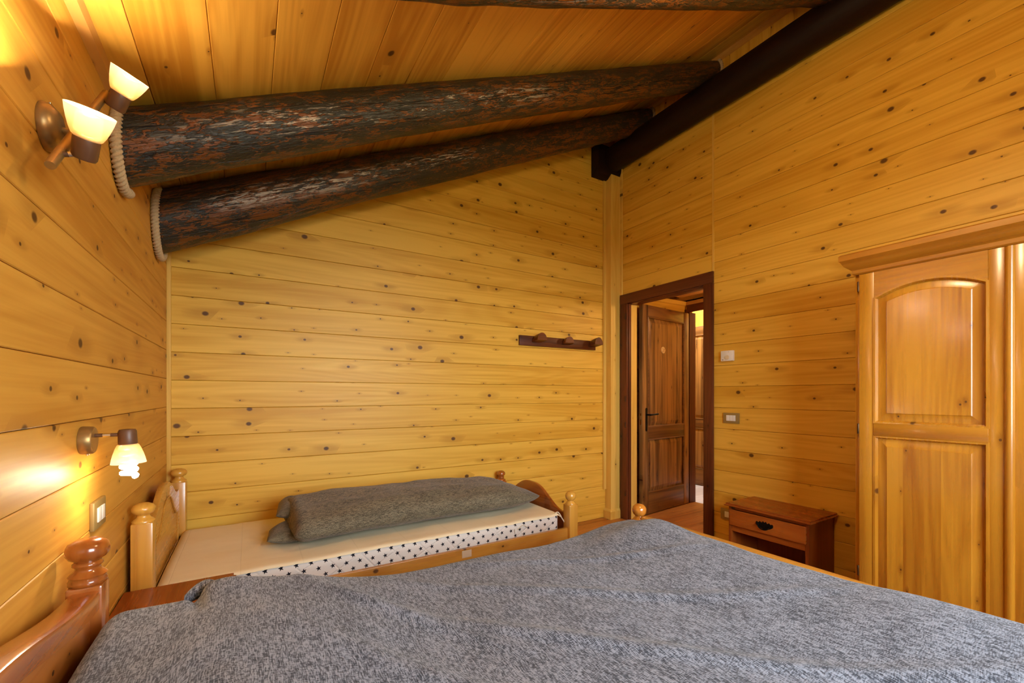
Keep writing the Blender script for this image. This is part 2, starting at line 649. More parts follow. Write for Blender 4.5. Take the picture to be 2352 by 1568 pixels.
# ---- left wall
wl = struct('wall_left', MB().box(-0.08, -BT - 0.002, YR - 0.08, D + 0.08, -0.02, ZL - 0.01), M['wall'])
z = 0.782 - 5 * PITCH
while z < ZL - 0.012:
    z0, z1 = max(z, 0.0), min(z + PITCH, ZL - 0.004)
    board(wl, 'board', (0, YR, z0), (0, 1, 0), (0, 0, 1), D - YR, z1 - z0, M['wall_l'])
    z += PITCH
# ---- back wall (its top follows the slope of the ceiling)
mb = MB()
mb.prism([(-0.08, D + BT + 0.002, -0.02), (W + 0.3, D + BT + 0.002, -0.02), (W + 0.3, D + BT + 0.002, ceil_z(W + 0.3) - 0.005), (-0.08, D + BT + 0.002, ceil_z(-0.08) - 0.005)], (0, 0.06, 0))
wbk = struct('wall_back', mb, M['wall'])
z = 0.0
rows = [0.141 + PITCH * k for k in range(-1, 25)]
for k in range(len(rows) - 1):
    z0, z1 = max(rows[k], 0.0), rows[k + 1]
    if z0 > ZR - 0.03:
        break
    z1 = min(z1, ZR - 0.002)
    xs = lambda zz: max(0.0, (zz - ZL) / SL)
    a, b_ = xs(z0), xs(z1)
    if z0 < ZL < z1:
        b_ = a + (z1 - ZL) / SL
    board(wbk, 'board', (a, D, z0), (1, 0, 0), (0, 0, 1), W - a, z1 - z0, M['wall'], cut0=b_ - a)
# ---- right wall with the doorway
DY0, DY1, DZ = 2.069, 2.866, 2.013       # clear opening
mb = MB()
x0, x1 = W + BT + 0.002, W + 0.10
mb.box(x0, x1, YR - 0.08, DY0 - 0.02, -0.02, ZR + 0.05)
mb.box(x0, x1, DY1 + 0.02, D + 0.08, -0.02, ZR + 0.05)
mb.box(x0, x1, DY0 - 0.02, DY1 + 0.02, DZ + 0.02, ZR + 0.05)
wr = struct('wall_right', mb, M['wall'])
FASC = 3.43
z = 0.598 - 4 * 0.1572
while z < FASC - 0.02:
    z0, z1 = max(z, 0.0), min(z + 0.1572, FASC)
    board(wr, 'board', (W, 1.998, z0), (0, -1, 0), (0, 0, 1), 1.998 - YR, z1 - z0, M['wall'])
    z += 0.1572
z = 2.394 - 2 * 0.1572
while z < FASC - 0.02:
    z0, z1 = max(z, 2.09), min(z + 0.1572, FASC)
    board(wr, 'board', (W, D, z0), (0, -1, 0), (0, 0, 1), D - 2.006, z1 - z0, M['wall'])
    z += 0.1572
y = D
k = 0
while y > YR + 0.01:
    w_ = min(0.146, y - YR)
    board(wr, 'fascia_board', (W, y, FASC), (0, 0, 1), (0, -1, 0) if False else (0, 1, 0), ZR - FASC - 0.002, -w_, M['wall']) if False else \
        board(wr, 'fascia_board', (W, y - w_, FASC), (0, 0, 1), (0, 1, 0), ZR - FASC - 0.002, w_, M['wall'])
    y -= w_
# ---- rear wall with the bedroom window
yr = YR - BT - 0.002
mb = MB()
mb.box(-0.08, WX0 - 0.02, yr - 0.08, yr, -0.02, ZL)
mb.box(WX1 + 0.02, W + 0.08, yr - 0.08, yr, -0.02, ZL)
mb.box(WX0 - 0.02, WX1 + 0.02, yr - 0.08, yr, -0.02, WZ0 - 0.02)
mb.box(WX0 - 0.02, WX1 + 0.02, yr - 0.08, yr, WZ1 + 0.02, ZL)
mb.prism([(-0.08, yr, ZL), (W + 0.08, yr, ZL), (W + 0.08, yr, ZR + 0.04)], (0, -0.08, 0))
wre = struct('wall_rear', mb, M['wall'])
rows = [0.141 + PITCH * k for k in range(-1, 25)]
for k in range(len(rows) - 1):
    z0, z1 = max(rows[k], 0.0), min(rows[k + 1], ZR - 0.002)
    if z0 > ZR - 0.03:
        break
    xa = max(0.0, (z1 - ZL) / SL)
    segs = [(xa, W)]
    if z1 > WZ0 - 0.02 and z0 < WZ1 + 0.02:
        segs = [(xa, WX0 - 0.02), (WX1 + 0.02, W)]
    for a, b_ in segs:
        board(wre, 'board', (b_, YR, z0), (-1, 0, 0), (0, 0, 1), b_ - a, z1 - z0, M['wall'])
win = tag(empty('window_1', ((WX0 + WX1) / 2, YR, WZ0)), kind='structure')
wx = (WX1 - WX0) / 2
hz = WZ1 - WZ0
MB().box(-wx - 0.03, -wx + 0.05, -0.11, 0.015, -0.03, hz + 0.03, 0.004).box(wx - 0.05, wx + 0.03, -0.11, 0.015, -0.03, hz + 0.03, 0.004) \
    .box(-wx + 0.05, wx - 0.05, -0.11, 0.015, hz - 0.05, hz + 0.03, 0.004).box(-wx + 0.05, wx - 0.05, -0.11, 0.015, -0.03, 0.05, 0.004) \
    .box(-0.03, 0.03, -0.085, -0.03, 0.05, hz - 0.05, 0.004).done('window_frame', M['frame'], win, 35)
for sx in (-1, 1):
    MB().box(min(sx * 0.03, sx * (wx - 0.05)), max(sx * 0.03, sx * (wx - 0.05)), -0.062, -0.058, 0.05, hz - 0.05).done('pane', M['pane'], win)
# ---- ceiling
n = Vector((math.sin(TH), 0, -math.cos(TH)))
Yc = Vector((math.cos(TH), 0, math.sin(TH)))
o0 = Vector((-0.12, 0, ceil_z(-0.12))) - n * (BT + 0.002)
o1 = Vector((W + 0.14, 0, ceil_z(W + 0.14))) - n * (BT + 0.002)
mb = MB()
mb.prism([Vector((p.x, YR - 0.1, p.z)) for p in (o0, o1, o1 - n * 0.06, o0 - n * 0.06)], (0, D - YR + 0.2, 0))
cl = struct('ceiling', mb, M['ceil'])
xk = 0.10 - 0.1825
while xk < W - 0.01:
    a, b_ = max(xk, 0.0), min(xk + 0.1825, W)
    wdt = (b_ - a) / math.cos(TH)
    board(cl, 'board', (a, YR, ceil_z(a)), (0, 1, 0), Yc, D - YR, wdt, M['ceil'])
    xk += 0.1825
# ---- floor (planks run across the room and on into the corridor)
fl = struct('floor', MB().box(-0.08, 4.53, YR - 0.08, D + 0.3, -0.10, -0.024), M['floor'])
y = YR
while y < D + 0.2:
    L = W if (y < 1.40) else 4.53
    board(fl, 'plank', (0.0, y, 0.0), (1, 0, 0), (0, 1, 0), L, 0.122, M['floor'], thick=0.022)
    y += 0.122
# ---- trims of the bedroom
t1 = struct('trim_1', MB().box(0.0, 0.020, D - 0.018, D, 0.0, 1.99, 0.002), M['trim_v'])                   # left back corner bead
t2 = struct('trim_2', MB().box(3.252, 3.285, D - 0.016, D, 0.27, 3.19, 0.003), M['trim_v'])                  # bead beside the boxed post
mb = MB()
mb.box(3.283, W, 2.958, D, 0.0, 3.27, 0.003)
post = struct('trim_3', mb, M['trim_v'])                                                                      # boxed corner post
MB().prism([(3.262, 2.942, 0.0), (W, 2.942, 0.0), (W, D, 0.0), (3.262, D, 0.0)], (0, 0, 0.072)).done('plinth', M['trim_v'], post)
MB().loft([[(3.262, 2.942, 0.072), (W, 2.942, 0.072), (W, D, 0.072), (3.262, D, 0.072)],
           [(3.280, 2.956, 0.090), (W, 2.956, 0.090), (W, D, 0.090), (3.280, D, 0.090)]]).done('plinth_bevel', M['trim_v'], post)
MB().box(W - 0.012, W, 2.93, 2.960, 2.105, 3.30, 0.003).done('bead', M['trim_v'], post)
t4 = struct('trim_4', MB().box(W - 0.005, W + 0.004, 1.994, 2.010, 2.106, 3.40, 0.002), M['trim_v'])           # cover strip over the board joint
mb = MB()
mb.prism([(0.0, YR, ZL + 0.006), (0.026, YR, ceil_z(0.026)), (0.022, YR, ZL - 0.018), (0.0, YR, ZL - 0.032)], (0, D - YR, 0))
t5 = struct('trim_5', mb, M['trim_y'])
mb = MB()
mb.prism([(W, YR, ZR), (W - 0.028, YR, ceil_z(W - 0.028)), (W - 0.024, YR, ZR - 0.035), (W, YR, ZR - 0.045)], (0, D - YR, 0))
t6 = struct('trim_6', mb, M['trim_y'])

# ------------------------------------------------------------------ doorway of the bedroom
d1 = tag(empty('door_1', (W, DY0, 0)), kind='structure')


def dpart(name, m, *boxes, bev=0.003):
    mb = MB()
    for q in boxes:
        mb.box(q[0] - W, q[1] - W, q[2] - DY0, q[3] - DY0, q[4], q[5], bev)
    return mb.done(name, m, d1, 35)


dpart('casing', M['frame'], (W - 0.022, W, DY0 - 0.075, DY0 + 0.004, 0.0, DZ + 0.004))
dpart('casing', M['frame'], (W - 0.022, W, DY1 - 0.004, DY1 + 0.081, 0.0, DZ + 0.004))
dpart('head_casing', M['frame_y'], (W - 0.022, W, DY0 - 0.075, DY1 + 0.081, DZ + 0.004, DZ + 0.092))
dpart('jamb', M['frame'], (W, W + 0.03, DY1 - 0.012, DY1 + 0.02, 0.0, DZ + 0.02))
dpart('jamb', M['frame'], (W, W + 0.11, DY0 - 0.02, DY0, 0.0, DZ + 0.02))
dpart('head_jamb', M['frame_y'], (W, W + 0.11, DY0, DY1, DZ - 0.004, DZ + 0.02))
dpart('jamb_lining', M['trim_v'], (W + 0.03, W + 0.115, DY1 - 0.003, DY1 + 0.02, 0.0, DZ - 0.004))
for hzv in (0.22, 0.86, 1.10, 1.87):
    MB().lathe([(0.0035, 0), (0.0035, 0.05)], 8, Matrix.Translation((-0.026, DY1 - DY0 + 0.012, hzv))).done('hinge_pin', M['hinge'], d1, 40)

# ------------------------------------------------------------------ corridor and the room across it
XO = 4.44                         # corridor face of the wall opposite
wc = struct('wall_corridor', MB().box(W + 0.10, XO, 3.03, 3.09, -0.02, 2.3), M['wall'])
z = 0.0
while z < 2.15:
    board(wc, 'board', (W + 0.10, 3.012, z), (1, 0, 0), (0, 0, 1), XO - W - 0.10, min(PITCH, 2.16 - z), M['wall'])
    z += PITCH
we = struct('wall_corridor_end', MB().box(W + 0.10, XO, 1.30, 1.38, -0.02, 2.3), M['wall'])
wo_ = struct('wall_opposite', MB().box(XO, XO + 0.09, 1.20, 2.10, -0.02, 2.5).box(XO, XO + 0.09, 2.99, 4.20, -0.02, 2.5)
             .box(XO, XO + 0.09, 2.10, 2.99, 2.08, 2.5), M['wall'])
cc = struct('ceiling_corridor', MB().box(W + 0.10, XO + 0.1, 1.3, 3.1, 2.165, 2.22), M['ceil'])
k = W + 0.10
while k < XO:
    board(cc, 'board', (k, 1.38, 2.165), (0, 1, 0), (1, 0, 0), 3.012 - 1.38, min(0.14, XO - k), M['ceil'], thick=0.012)
    k += 0.14
t7 = struct('trim_7', MB().prism([(W + 0.11, 3.012, 2.165), (W + 0.11, 2.982, 2.165), (W + 0.11, 2.996, 2.13), (W + 0.11, 3.012, 2.12)], (XO - W - 0.11, 0, 0)), M['wall'])
t8 = struct('trim_8', MB().prism([(XO, 1.38, 2.165), (XO - 0.030, 1.38, 2.165), (XO - 0.016, 1.38, 2.13), (XO, 1.38, 2.12)], (0, 1.632, 0)), M['trim_y'])
t9 = struct('trim_9', MB().box(3.84, 3.95, 1.38, 2.70, 2.10, 2.163, 0.004), M['trim_y'])                     # pale ceiling batten
t10 = struct('gap_shade_board', MB().box(3.512, 3.60, 2.945, 2.985, 0.0, 2.02, 0.003), M['frame'])                    # added dark board standing in for shade in the gap by the open door


def panel_door(root, wd, ht, m_v, m_x):
    """two-panel door in local x (0..wd) / z, show face at local y = 0, 40 mm thick towards +y"""
    st, rt, rb = 0.095, 0.115, 0.215
    zm0, zm1 = 0.730, 0.855
    for a, b_ in ((0.0, st), (wd - st, wd)):
        MB().box(a, b_, 0, 0.04, 0.008, ht, 0.002).done('stile', m_v, root, 35)
    for a, b_ in ((0.008, rb), (zm0, zm1), (ht - rt, ht)):
        MB().box(st, wd - st, 0.0006, 0.0394, a, b_, 0.002).done('rail', m_x, root, 35)
    for a, b_ in ((rb, zm0), (zm1, ht - rt)):
        mb = MB()
        mb.box(st, wd - st, 0.016, 0.030, a, b_)
        i1, i2 = 0.016, 0.050
        mb.loft([[(st + i1, 0.016, a + i1), (wd - st - i1, 0.016, a + i1), (wd - st - i1, 0.016, b_ - i1), (st + i1, 0.016, b_ - i1)],
                 [(st + i2, 0.005, a + i2), (wd - st - i2, 0.005, a + i2), (wd - st - i2, 0.005, b_ - i2), (st + i2, 0.005, b_ - i2)]], cap0=False)
        pn = mb.done('panel', m_v, root)
        mb = MB()
        for (p, q) in (((st, a), (wd - st, a)), ((wd - st, a), (wd - st, b_)), ((wd - st, b_), (st, b_)), ((st, b_), (st, a))):
            mb.tube([(p[0], 0.006, p[1]), (q[0], 0.006, q[1])], 0.0085, 8)
        mb.done('moulding', m_x, pn, 40)
    return root


ang2 = math.atan2(2.952 - 2.863, 4.415 - 3.600)
leaf = tag(empty('door_2', (3.600, 2.863, 0.0), ang2), kind='structure')
panel_door(leaf, 0.82, 2.035, M['door'], M['door_x'])
hp = MB().loft([[(0.062 + 0.016 * math.cos(a) * s, 0.0 - dpt, 0.925 + (0.098 if math.sin(a) > 0 else -0.098) + 0.016 * math.sin(a) * s) for a in [2 * math.pi * k / 20 for k in range(20)]]
                for dpt, s in ((0.0, 1.0), (0.003, 1.0), (0.005, 0.75))]).done('handle_plate', M['iron'], leaf, 40)
MB().tube([(0.062, -0.004, 0.972), (0.062, -0.048, 0.972)], 0.008, 10).tube([(0.060, -0.046, 0.972), (0.12, -0.050, 0.974), (0.185, -0.046, 0.977)], [0.009, 0.0075, 0.010], 10).done('lever', M['iron'], hp, 60)
dc = MB().lathe([(0.034, 0), (0.034, 0.006), (0.030, 0.009)], 32, Matrix.Translation((0.345, 0.005, 1.612)) @ Matrix.Rotation(R(90), 4, 'X')).done('number_disc', M['disc'], leaf, 40)
mb = MB()
for cx_, seq in ((-0.011, [(-1, 1.4), (0.6, 1.6), (0.9, 0.7), (-0.2, 0.1), (0.9, -0.6), (0.5, -1.5), (-1, -1.4)]), (0.012, [(-0.9, 1.2), (0.3, 1.6), (0.9, 0.8), (-0.9, -1.5), (1.0, -1.5)])):
    mb.tube([(0.345 + cx_ + 0.0065 * p, -0.0045, 1.612 + 0.0095 * q) for p, q in seq], 0.0022, 6)
mb.done('numerals', M['carve'], dc)
mb = MB().tube([(0.345 + 0.029 * math.cos(2 * math.pi * k / 32), -0.0035, 1.612 + 0.029 * math.sin(2 * math.pi * k / 32)) for k in range(32)], 0.0012, 6, ring=True)
mb.done('rim_line', M['carve'], dc)
for zz, hh in ((0.975, 0.022), (0.90, 0.05)):
    MB().box(-0.0015, 0.0, 0.012, 0.026, zz - hh / 2, zz + hh / 2).done('latch', M['chrome'], leaf)
d3 = tag(empty('door_3', (XO, 2.10, 0)), kind='structure')
MB().box(-0.02, 0.0, -0.06, 0.0, 0, 2.085, 0.003).done('casing', M['frame'], d3, 35)
MB().box(-0.018, 0.0, 0.885, 0.91, 0, 2.085, 0.003).done('casing', M['frame'], d3, 35)
MB().box(-0.02, 0.0, 0.0, 0.885, 2.05, 2.13, 0.003).done('head_casing', M['frame_y'], d3, 35)
MB().box(0.0, 0.10, 0.86, 0.89, 0, 2.05).done('jamb', M['frame'], d3)
MB().box(0.0, 0.10, 0.0, 0.03, 0, 2.05).done('jamb', M['frame'], d3)
# far room
ff = struct('floor_far_room', MB().box(4.53, 5.42, 1.2, 4.2, -0.1, -0.002), M['palefloor'])
y = 1.2
while y < 4.18:
    board(ff, 'plank', (4.532, y, 0.0), (1, 0, 0), (0, 1, 0), 0.878, 0.12, M['palefloor'], thick=0.002, cham=0.001)
    y += 0.12
struct('wall_far_room', MB().box(5.36, 5.42, 1.2, 4.2, 0, 2.5).box(4.53, 5.42, 4.14, 4.2, 0, 2.5).box(4.53, 5.42, 1.20, 1.26, 0, 2.5), M['wall'])
struct('ceiling_far_room', MB().box(4.53, 4.62, 1.2, 4.2, 2.45, 2.5).box(5.22, 5.42, 1.2, 4.2, 2.45, 2.5).box(4.62, 5.22, 1.2, 2.70, 2.45, 2.5).box(4.62, 5.22, 3.80, 4.2, 2.45, 2.5), M['ceil'])
d4 = tag(empty('door_4', (5.317, 4.02, 0), R(-90)), kind='structure')
panel_door(d4, 0.95, 2.04, M['door'], M['door_x'])
# added fill lamp for the corridor, kept out of view
lamp = empty('corridor_fill_lamp', (3.95, 1.75, 2.165))
tag(lamp, 'added unseen fill light shaped as a round ceiling lamp in the corridor', 'lamp')
MB().lathe([(0.07, -0.02), (0.07, 0.0)], 24).done('base', M['bronze'], lamp, 40)
MB().lathe([(0.012, -0.085), (0.05, -0.072), (0.075, -0.04), (0.078, -0.02)], 24).done('shade', M['shade'], lamp, 50)


def point(name, loc, watts, col, rad=0.02, parent=None):
    d = bpy.data.lights.new(name, 'POINT')
    d.energy = watts
    d.color = col
    d.shadow_soft_size = rad
    o = bpy.data.objects.new(name, d)
    o.location = loc
    COL.objects.link(o)
    if parent:
        o.parent = parent
    return o


point('corridor_fill_light', (0, 0, -0.13), 16.0, (1.0, 0.72, 0.4), 0.04, lamp)

# added warm fill light above the frame, shaped as a globe pendant
PX, PY, PZ = 1.70, 0.66, 2.45
pd = tag(empty('fill_pendant', (PX, PY, PZ)), 'added unseen fill light shaped as an opal globe pendant over the double bed', 'lamp')
M['opal'] = make_emit('fill_globe', (1.0, 0.74, 0.42), PEND_W)
MB().lathe([(0.02, -0.088), (0.05, -0.075), (0.08, -0.04), (0.09, 0.0), (0.08, 0.04), (0.05, 0.075), (0.022, 0.088)], 28).done('globe', M['opal'], pd, 60)
MB().lathe([(0.026, 0.082), (0.026, 0.12), (0.01, 0.13), (0.003, 0.14), (0.003, ceil_z(PX) - PZ - 0.004)], 16).done('cord', M['bronze'], pd, 40)

# ------------------------------------------------------------------ roof timbers
KS = (0, .25, .5, .75, 1.0)


def lerp(vals, s):
    s = min(max(s, 0), 1) * 4
    i = min(int(s), 3)
    t = s - i
    return vals[i] * (1 - t) + vals[i + 1] * t


def smooth5(vals, s):
    return 0.25 * lerp(vals, s - 0.08) + 0.5 * lerp(vals, s) + 0.25 * lerp(vals, s + 0.08)


def log_rafter(ys, rs, ds, seed, label):
    n = 96
    nv = 41
    Lx = Vector((math.cos(TH), 0, math.sin(TH)))
    Lz = Vector((-math.sin(TH), 0, math.cos(TH)))
    Ly = Lz.cross(Lx)
    org = Vector((0, ys[2], ceil_z(0) - 0.12))
    length = W / math.cos(TH)
    loops = []
    for i in range(n + 1):
        s = i / n
        xw = s * W
        r0 = smooth5(rs, s)
        c = Vector((xw, smooth5(ys, s), ceil_z(xw) - r0 / math.cos(TH) - smooth5(ds, s)))
        lp = []
        for j in range(nv - 1):
            a = 2 * math.pi * j / (nv - 1)
            q = Vector((s * 9.0, 1.6 * math.cos(a), 1.6 * math.sin(a) + seed))
            r = r0 * (1 + 0.065 * mnoise.noise(q) + 0.035 * mnoise.noise(q * 2.6))
            top = math.sin(a)
            rr = r
            p = c + Ly * (r * math.cos(a)) + Lz * (r * math.sin(a))
            zt = ceil_z(p.x) - 0.003
            if p.z > zt:
                p.z = zt
            d_ = p - org
            lp.append((d_.dot(Lx), d_.dot(Ly), d_.dot(Lz)))
        loops.append(lp)
    # trim both ends vertical at the wall faces
    for i in (0, n):
        xt = 0.002 if i == 0 else W - 0.002
        for j, (a, b_, c_) in enumerate(loops[i]):
            p = org + Lx * a + Ly * b_ + Lz * c_
            k = (xt - p.x) / Lx.x
            loops[i][j] = (a + k, b_, c_)
    mb = MB()
    mb.loft([[Vector(p) for p in lp] for lp in loops])
    # knots
    rg = random.Random(seed)
    o = mb.done('log_rafter', M['log'], None, 60)
    mw = Matrix((Lx, Ly, Lz)).transposed().to_4x4()
    mw.translation = org
    o.matrix_world = mw
    tag(o, label, 'beam', 'log rafters under the ceiling')
    return o


L1 = ([2.713, 2.69, 2.674, 2.663, 2.653], [0.140, 0.122, 0.110, 0.103, 0.094], [0.008] * 5)
L2 = ([2.000, 1.995, 2.003, 2.012, 2.017], [0.122, 0.104, 0.097, 0.093, 0.087], [0.008] * 5)
L3 = ([1.021, 1.061, 1.097, 1.130, 1.163], [0.130, 0.138, 0.130, 0.113, 0.094], [0.008] * 5)
log_rafter(*L1, 3.0, 'dark stained log rafter nearest the back wall, above the single bed')
log_rafter(*L2, 11.0, 'dark stained log rafter with chalky worn patches, between two other rafters')
log_rafter(*L3, 23.0, 'dark stained log rafter farthest from the back wall, its underside showing')
# purlin log along the right wall
mb = MB()
loops = []
for i in range(61):
    yv = YR + (D - 0.004 - YR) * i / 60
    lp = []
    for j in range(28):
        a = 2 * math.pi * j / 28
        r = 0.1105 * (1 + 0.02 * mnoise.noise(Vector((yv * 2.5, math.cos(a), math.sin(a)))))
        lp.append((yv, r * math.cos(a), r * math.sin(a)))
    loops.append([Vector(p) for p in lp])
mb.loft(loops)
pl = mb.done('log_purlin', M['darklog'], None, 60)
pl.matrix_world = Matrix(((0, -1, 0, 3.295), (1, 0, 0, 0), (0, 0, 1, 3.362), (0, 0, 0, 1)))
tag(pl, 'almost black round log purlin running level along the right wall', 'beam')
mb = MB()
prof = [(0.0, 3.19), (-0.035, 3.195), (-0.075, 3.225), (-0.095, 3.27), (-0.10, 3.33), (-0.10, 3.46), (0.0, 3.46)]
mb.prism([(3.109, D - 0.002 + p, q) for p, q in prof], (0.30 - 0.002, 0, 0))
tag(mb.done('corbel_block', M['darklog'], None, 35), 'dark wooden corbel block on the back wall carrying the purlin log end', 'bracket')


def rope_ring(xw, yc, rr, zc, label, a0=0, a1=360, rad=0.0145, side=1):
    """rope laid around a log where it meets a wall face at xw"""
    pts = []
    n = int(abs(a1 - a0) / 1.5)
    closed = abs(a1 - a0) >= 360
    for i in range(n + (0 if closed else 1)):
        a = R(a0 + (a1 - a0) * i / n)
        p = Vector((xw + side * (rad + 0.002), yc + (rr + rad * 0.6) * math.cos(a), zc + (rr + rad * 0.6) / math.cos(TH) * math.sin(a)))
        p.z = min(p.z, ceil_z(p.x) - rad - 0.002)
        pts.append(p)
    L = 2 * math.pi * rr
    mb = MB().tube(pts, rad, 24, lobes=3, twist=135.0, amp=0.36, ring=closed)
    o = mb.done('rope', M['rope'], None, 80)
    tag(o, label, 'rope', 'ropes caulking the log ends')
    return o


def rz_(Lg, s):
    x = s * W
    r = smooth5(Lg[1], s)
    return smooth5(Lg[0], s), r, ceil_z(x) - r / math.cos(TH) - Lg[2][0]


y_, r_, z_ = rz_(L1, 0.0)
rope_ring(0.0, y_, r_, z_, 'pale twisted rope at the left wall end of the log rafter nearest the back wall', 95, 320)
y_, r_, z_ = rz_(L2, 0.0)
rope_ring(0.0, y_, r_, z_, 'pale twisted rope hanging below a log rafter behind the two-shade wall lamp', 120, 300)
y_, r_, z_ = rz_(L1, 1.0)
rope_ring(W, y_, r_, z_, 'thin rope where the log rafter nearest the back wall meets the right wall', 60, 300, 0.010, -1)
y_, r_, z_ = rz_(L2, 1.0)
rope_ring(W, y_, r_, z_, 'thin rope where the chalky middle log rafter meets the right wall', 60, 300, 0.010, -1)


# ------------------------------------------------------------------ turned parts
FIN_HEAD = [(0.034, 0.0), (0.035, 0.007), (0.030, 0.012), (0.022, 0.018), (0.0195, 0.026), (0.021, 0.030), (0.031, 0.035), (0.0365, 0.045), (0.036, 0.055), (0.029, 0.065), (0.015, 0.0715), (0.0, 0.073)]
FIN_FOOT = [(0.031, 0.0), (0.032, 0.006), (0.026, 0.014), (0.020, 0.020), (0.0185, 0.024), (0.021, 0.027), (0.028, 0.034), (0.0325, 0.046), (0.033, 0.055), (0.029, 0.068), (0.018, 0.078), (0.0, 0.082)]
FIN_RING = [(0.034, 0.0), (0.036, 0.007), (0.033, 0.013), (0.024, 0.017), (0.021, 0.021), (0.026, 0.026), (0.026, 0.030), (0.020, 0.034), (0.024, 0.040), (0.032, 0.047), (0.0335, 0.056), (0.030, 0.067), (0.018, 0.077), (0.0, 0.080)]
FIN_DBL = [(0.030, 0.0), (0.036, 0.004), (0.036, 0.012), (0.033, 0.018), (0.036, 0.024), (0.031, 0.030), (0.0245, 0.036), (0.023, 0.043), (0.0285, 0.048), (0.0285, 0.053), (0.024, 0.057), (0.027, 0.061), (0.035, 0.066), (0.0405, 0.076), (0.041, 0.088), (0.036, 0.101), (0.022, 0.109), (0.0, 0.111)]


def bed_post(parent, x, y, w, top, fin, mp, foot=0.0):
    h = w / 2
    mb = MB()
    mb.box(x - h, x + h, y - h, y + h, foot, top, 0.006, 2)
    p = mb.done('post', mp, parent, 35)
    MB().lathe(fin, 32, Matrix.Translation((x, y, top - 0.002))).done('finial', mp, p, 60)
    return p


def arch_board(parent, name, x0, x1, y0, y1, z0, fz, m, n=40, bev=0.006):
    """upright board across the bed, top edge z = fz(t), t 0..1 from y0 to y1, edges rounded"""
    mb = MB()
    loops = []
    for i in range(n + 1):
        t = i / n
        y = y0 + (y1 - y0) * t
        zt = fz(t)
        loops.append([Vector(p) for p in ((x0, y, z0), (x1, y, z0), (x1, y, zt - bev), (x1 - bev * 0.35, y, zt - bev * 0.3), (x1 - bev, y, zt), (x0 + bev, y, zt), (x0 + bev * 0.35, y, zt - bev * 0.3), (x0, y, zt - bev))])
    mb.loft(loops)
    return mb.done(name, m, parent, 30)


# ------------------------------------------------------------------ single bed against the back wall
SY0, SY1 = 2.100, 2.965
sb = tag(empty('single_bed', (0, 0, 0)), 'honey pine single bed with turned finials pushed against the back wall', 'bed')
bed_post(sb, 0.050, SY0, 0.066, 0.693, FIN_HEAD, M['bed'])
bed_post(sb, 0.062, SY1, 0.066, 0.693, FIN_HEAD, M['bed'])
bed_post(sb, 2.098, SY0, 0.066, 0.487, FIN_FOOT, M['bed'])
bed_post(sb, 2.098, SY1, 0.066, 0.487, FIN_RING, M['dbl'])


def camel(lo, hi, sh=0.17):
    def f(t):
        u = abs(2 * t - 1)
        k = 0.5 * (1 + math.cos(math.pi * min(1, max(0, (u - 0.10) / 0.80))))
        return lo + (hi - lo) * k
    return f


hb = arch_board(sb, 'headboard', 0.040, 0.066, SY0 + 0.030, SY1 - 0.030, 0.25, camel(0.655, 0.757), M['bed_y'])
# raised moulded line that repeats the curve on the headboard
f_ = camel(0.560, 0.690)
pts = [(0.068, SY0 + 0.11 + (SY1 - SY0 - 0.22) * t / 40, f_(t / 40)) for t in range(41)]
pts = [(0.068, SY0 + 0.11, 0.40)] + pts + [(0.068, SY1 - 0.11, 0.40)]
MB().tube(pts, 0.0042, 8, ring=True).done('moulding', M['bed_y'], hb, 50)
arch_board(sb, 'footboard', 2.088, 2.110, SY0 + 0.030, SY1 - 0.030, 0.18, camel(0.425, 0.556), M['dbl_y'])
sr = MB().box(0.08, 2.068, SY0 - 0.012, SY0 + 0.012, 0.205, 0.345, 0.003).done('side_rail', M['bed_x'], sb, 35)
MB().box(1.352, 1.408, SY0 - 0.0135, SY0 - 0.012, 0.300, 0.338).done('paper_label', M['paper'], sr)
MB().box(0.08, 2.068, SY1 - 0.012, SY1 + 0.012, 0.205, 0.345, 0.003).done('side_rail', M['bed_x'], sb, 35)
for i in range(11):
    MB().box(0.16 + i * 0.18, 0.24 + i * 0.18, SY0 + 0.012, SY1 - 0.012, 0.205, 0.222).done('slat', M['bed_y'], sb)


def rounded_slab(x0, x1, y0, y1, z0, z1, rad=0.03, n=6):
    """mattress box, rounded all round; loops run in plan, stacked in z"""
    def ring(ins, z):
        pts = []
        r = max(rad - ins, 0.004) if ins < rad else 0.004
        for cxs, cys, a0 in ((x1 - rad, y1 - rad, 0), (x0 + rad, y1 - rad, 90), (x0 + rad, y0 + rad, 180), (x1 - rad, y0 + rad, 270)):
            for k in range(n + 1):
                a = R(a0 + 90 * k / n)
                pts.append(Vector((cxs + r * math.cos(a), cys + r * math.sin(a), z)))
        return pts
    loops = [ring(rad * 0.6, z0), ring(0.0, z0 + rad * 0.4)]
    for k in range(7):
        loops.append(ring(0.0, z0 + rad * 0.4 + (z1 - z0 - rad * 0.8) * (k + 1) / 7))
    loops += [ring(rad * 0.25, z1 - rad * 0.12), ring(rad * 0.6, z1)]
    return loops


mb = MB()
MX0, MX1, MY0, MY1, MZ0, MZ1 = 0.085, 2.030, SY0 + 0.022, SY1 - 0.022, 0.223, 0.424
mb.loft(rounded_slab(MX0, MX1, MY0, MY1, MZ0, MZ1, 0.035))
mt = mb.done('single_mattress', M['stars'], None, 45)
lay = mt.data.uv_layers.new(name='UVMap')
for poly in mt.data.polygons:
    ax = abs(poly.normal.y) >= abs(poly.normal.x)
    for li, vi in zip(poly.loop_indices, poly.vertices):
        c = mt.data.vertices[vi].co
        lay.data[li].uv = ((c.x if ax else c.y) + 5.013, c.z + 0.006)
tag(mt, 'white mattress printed with black stars on the single bed', 'mattress')

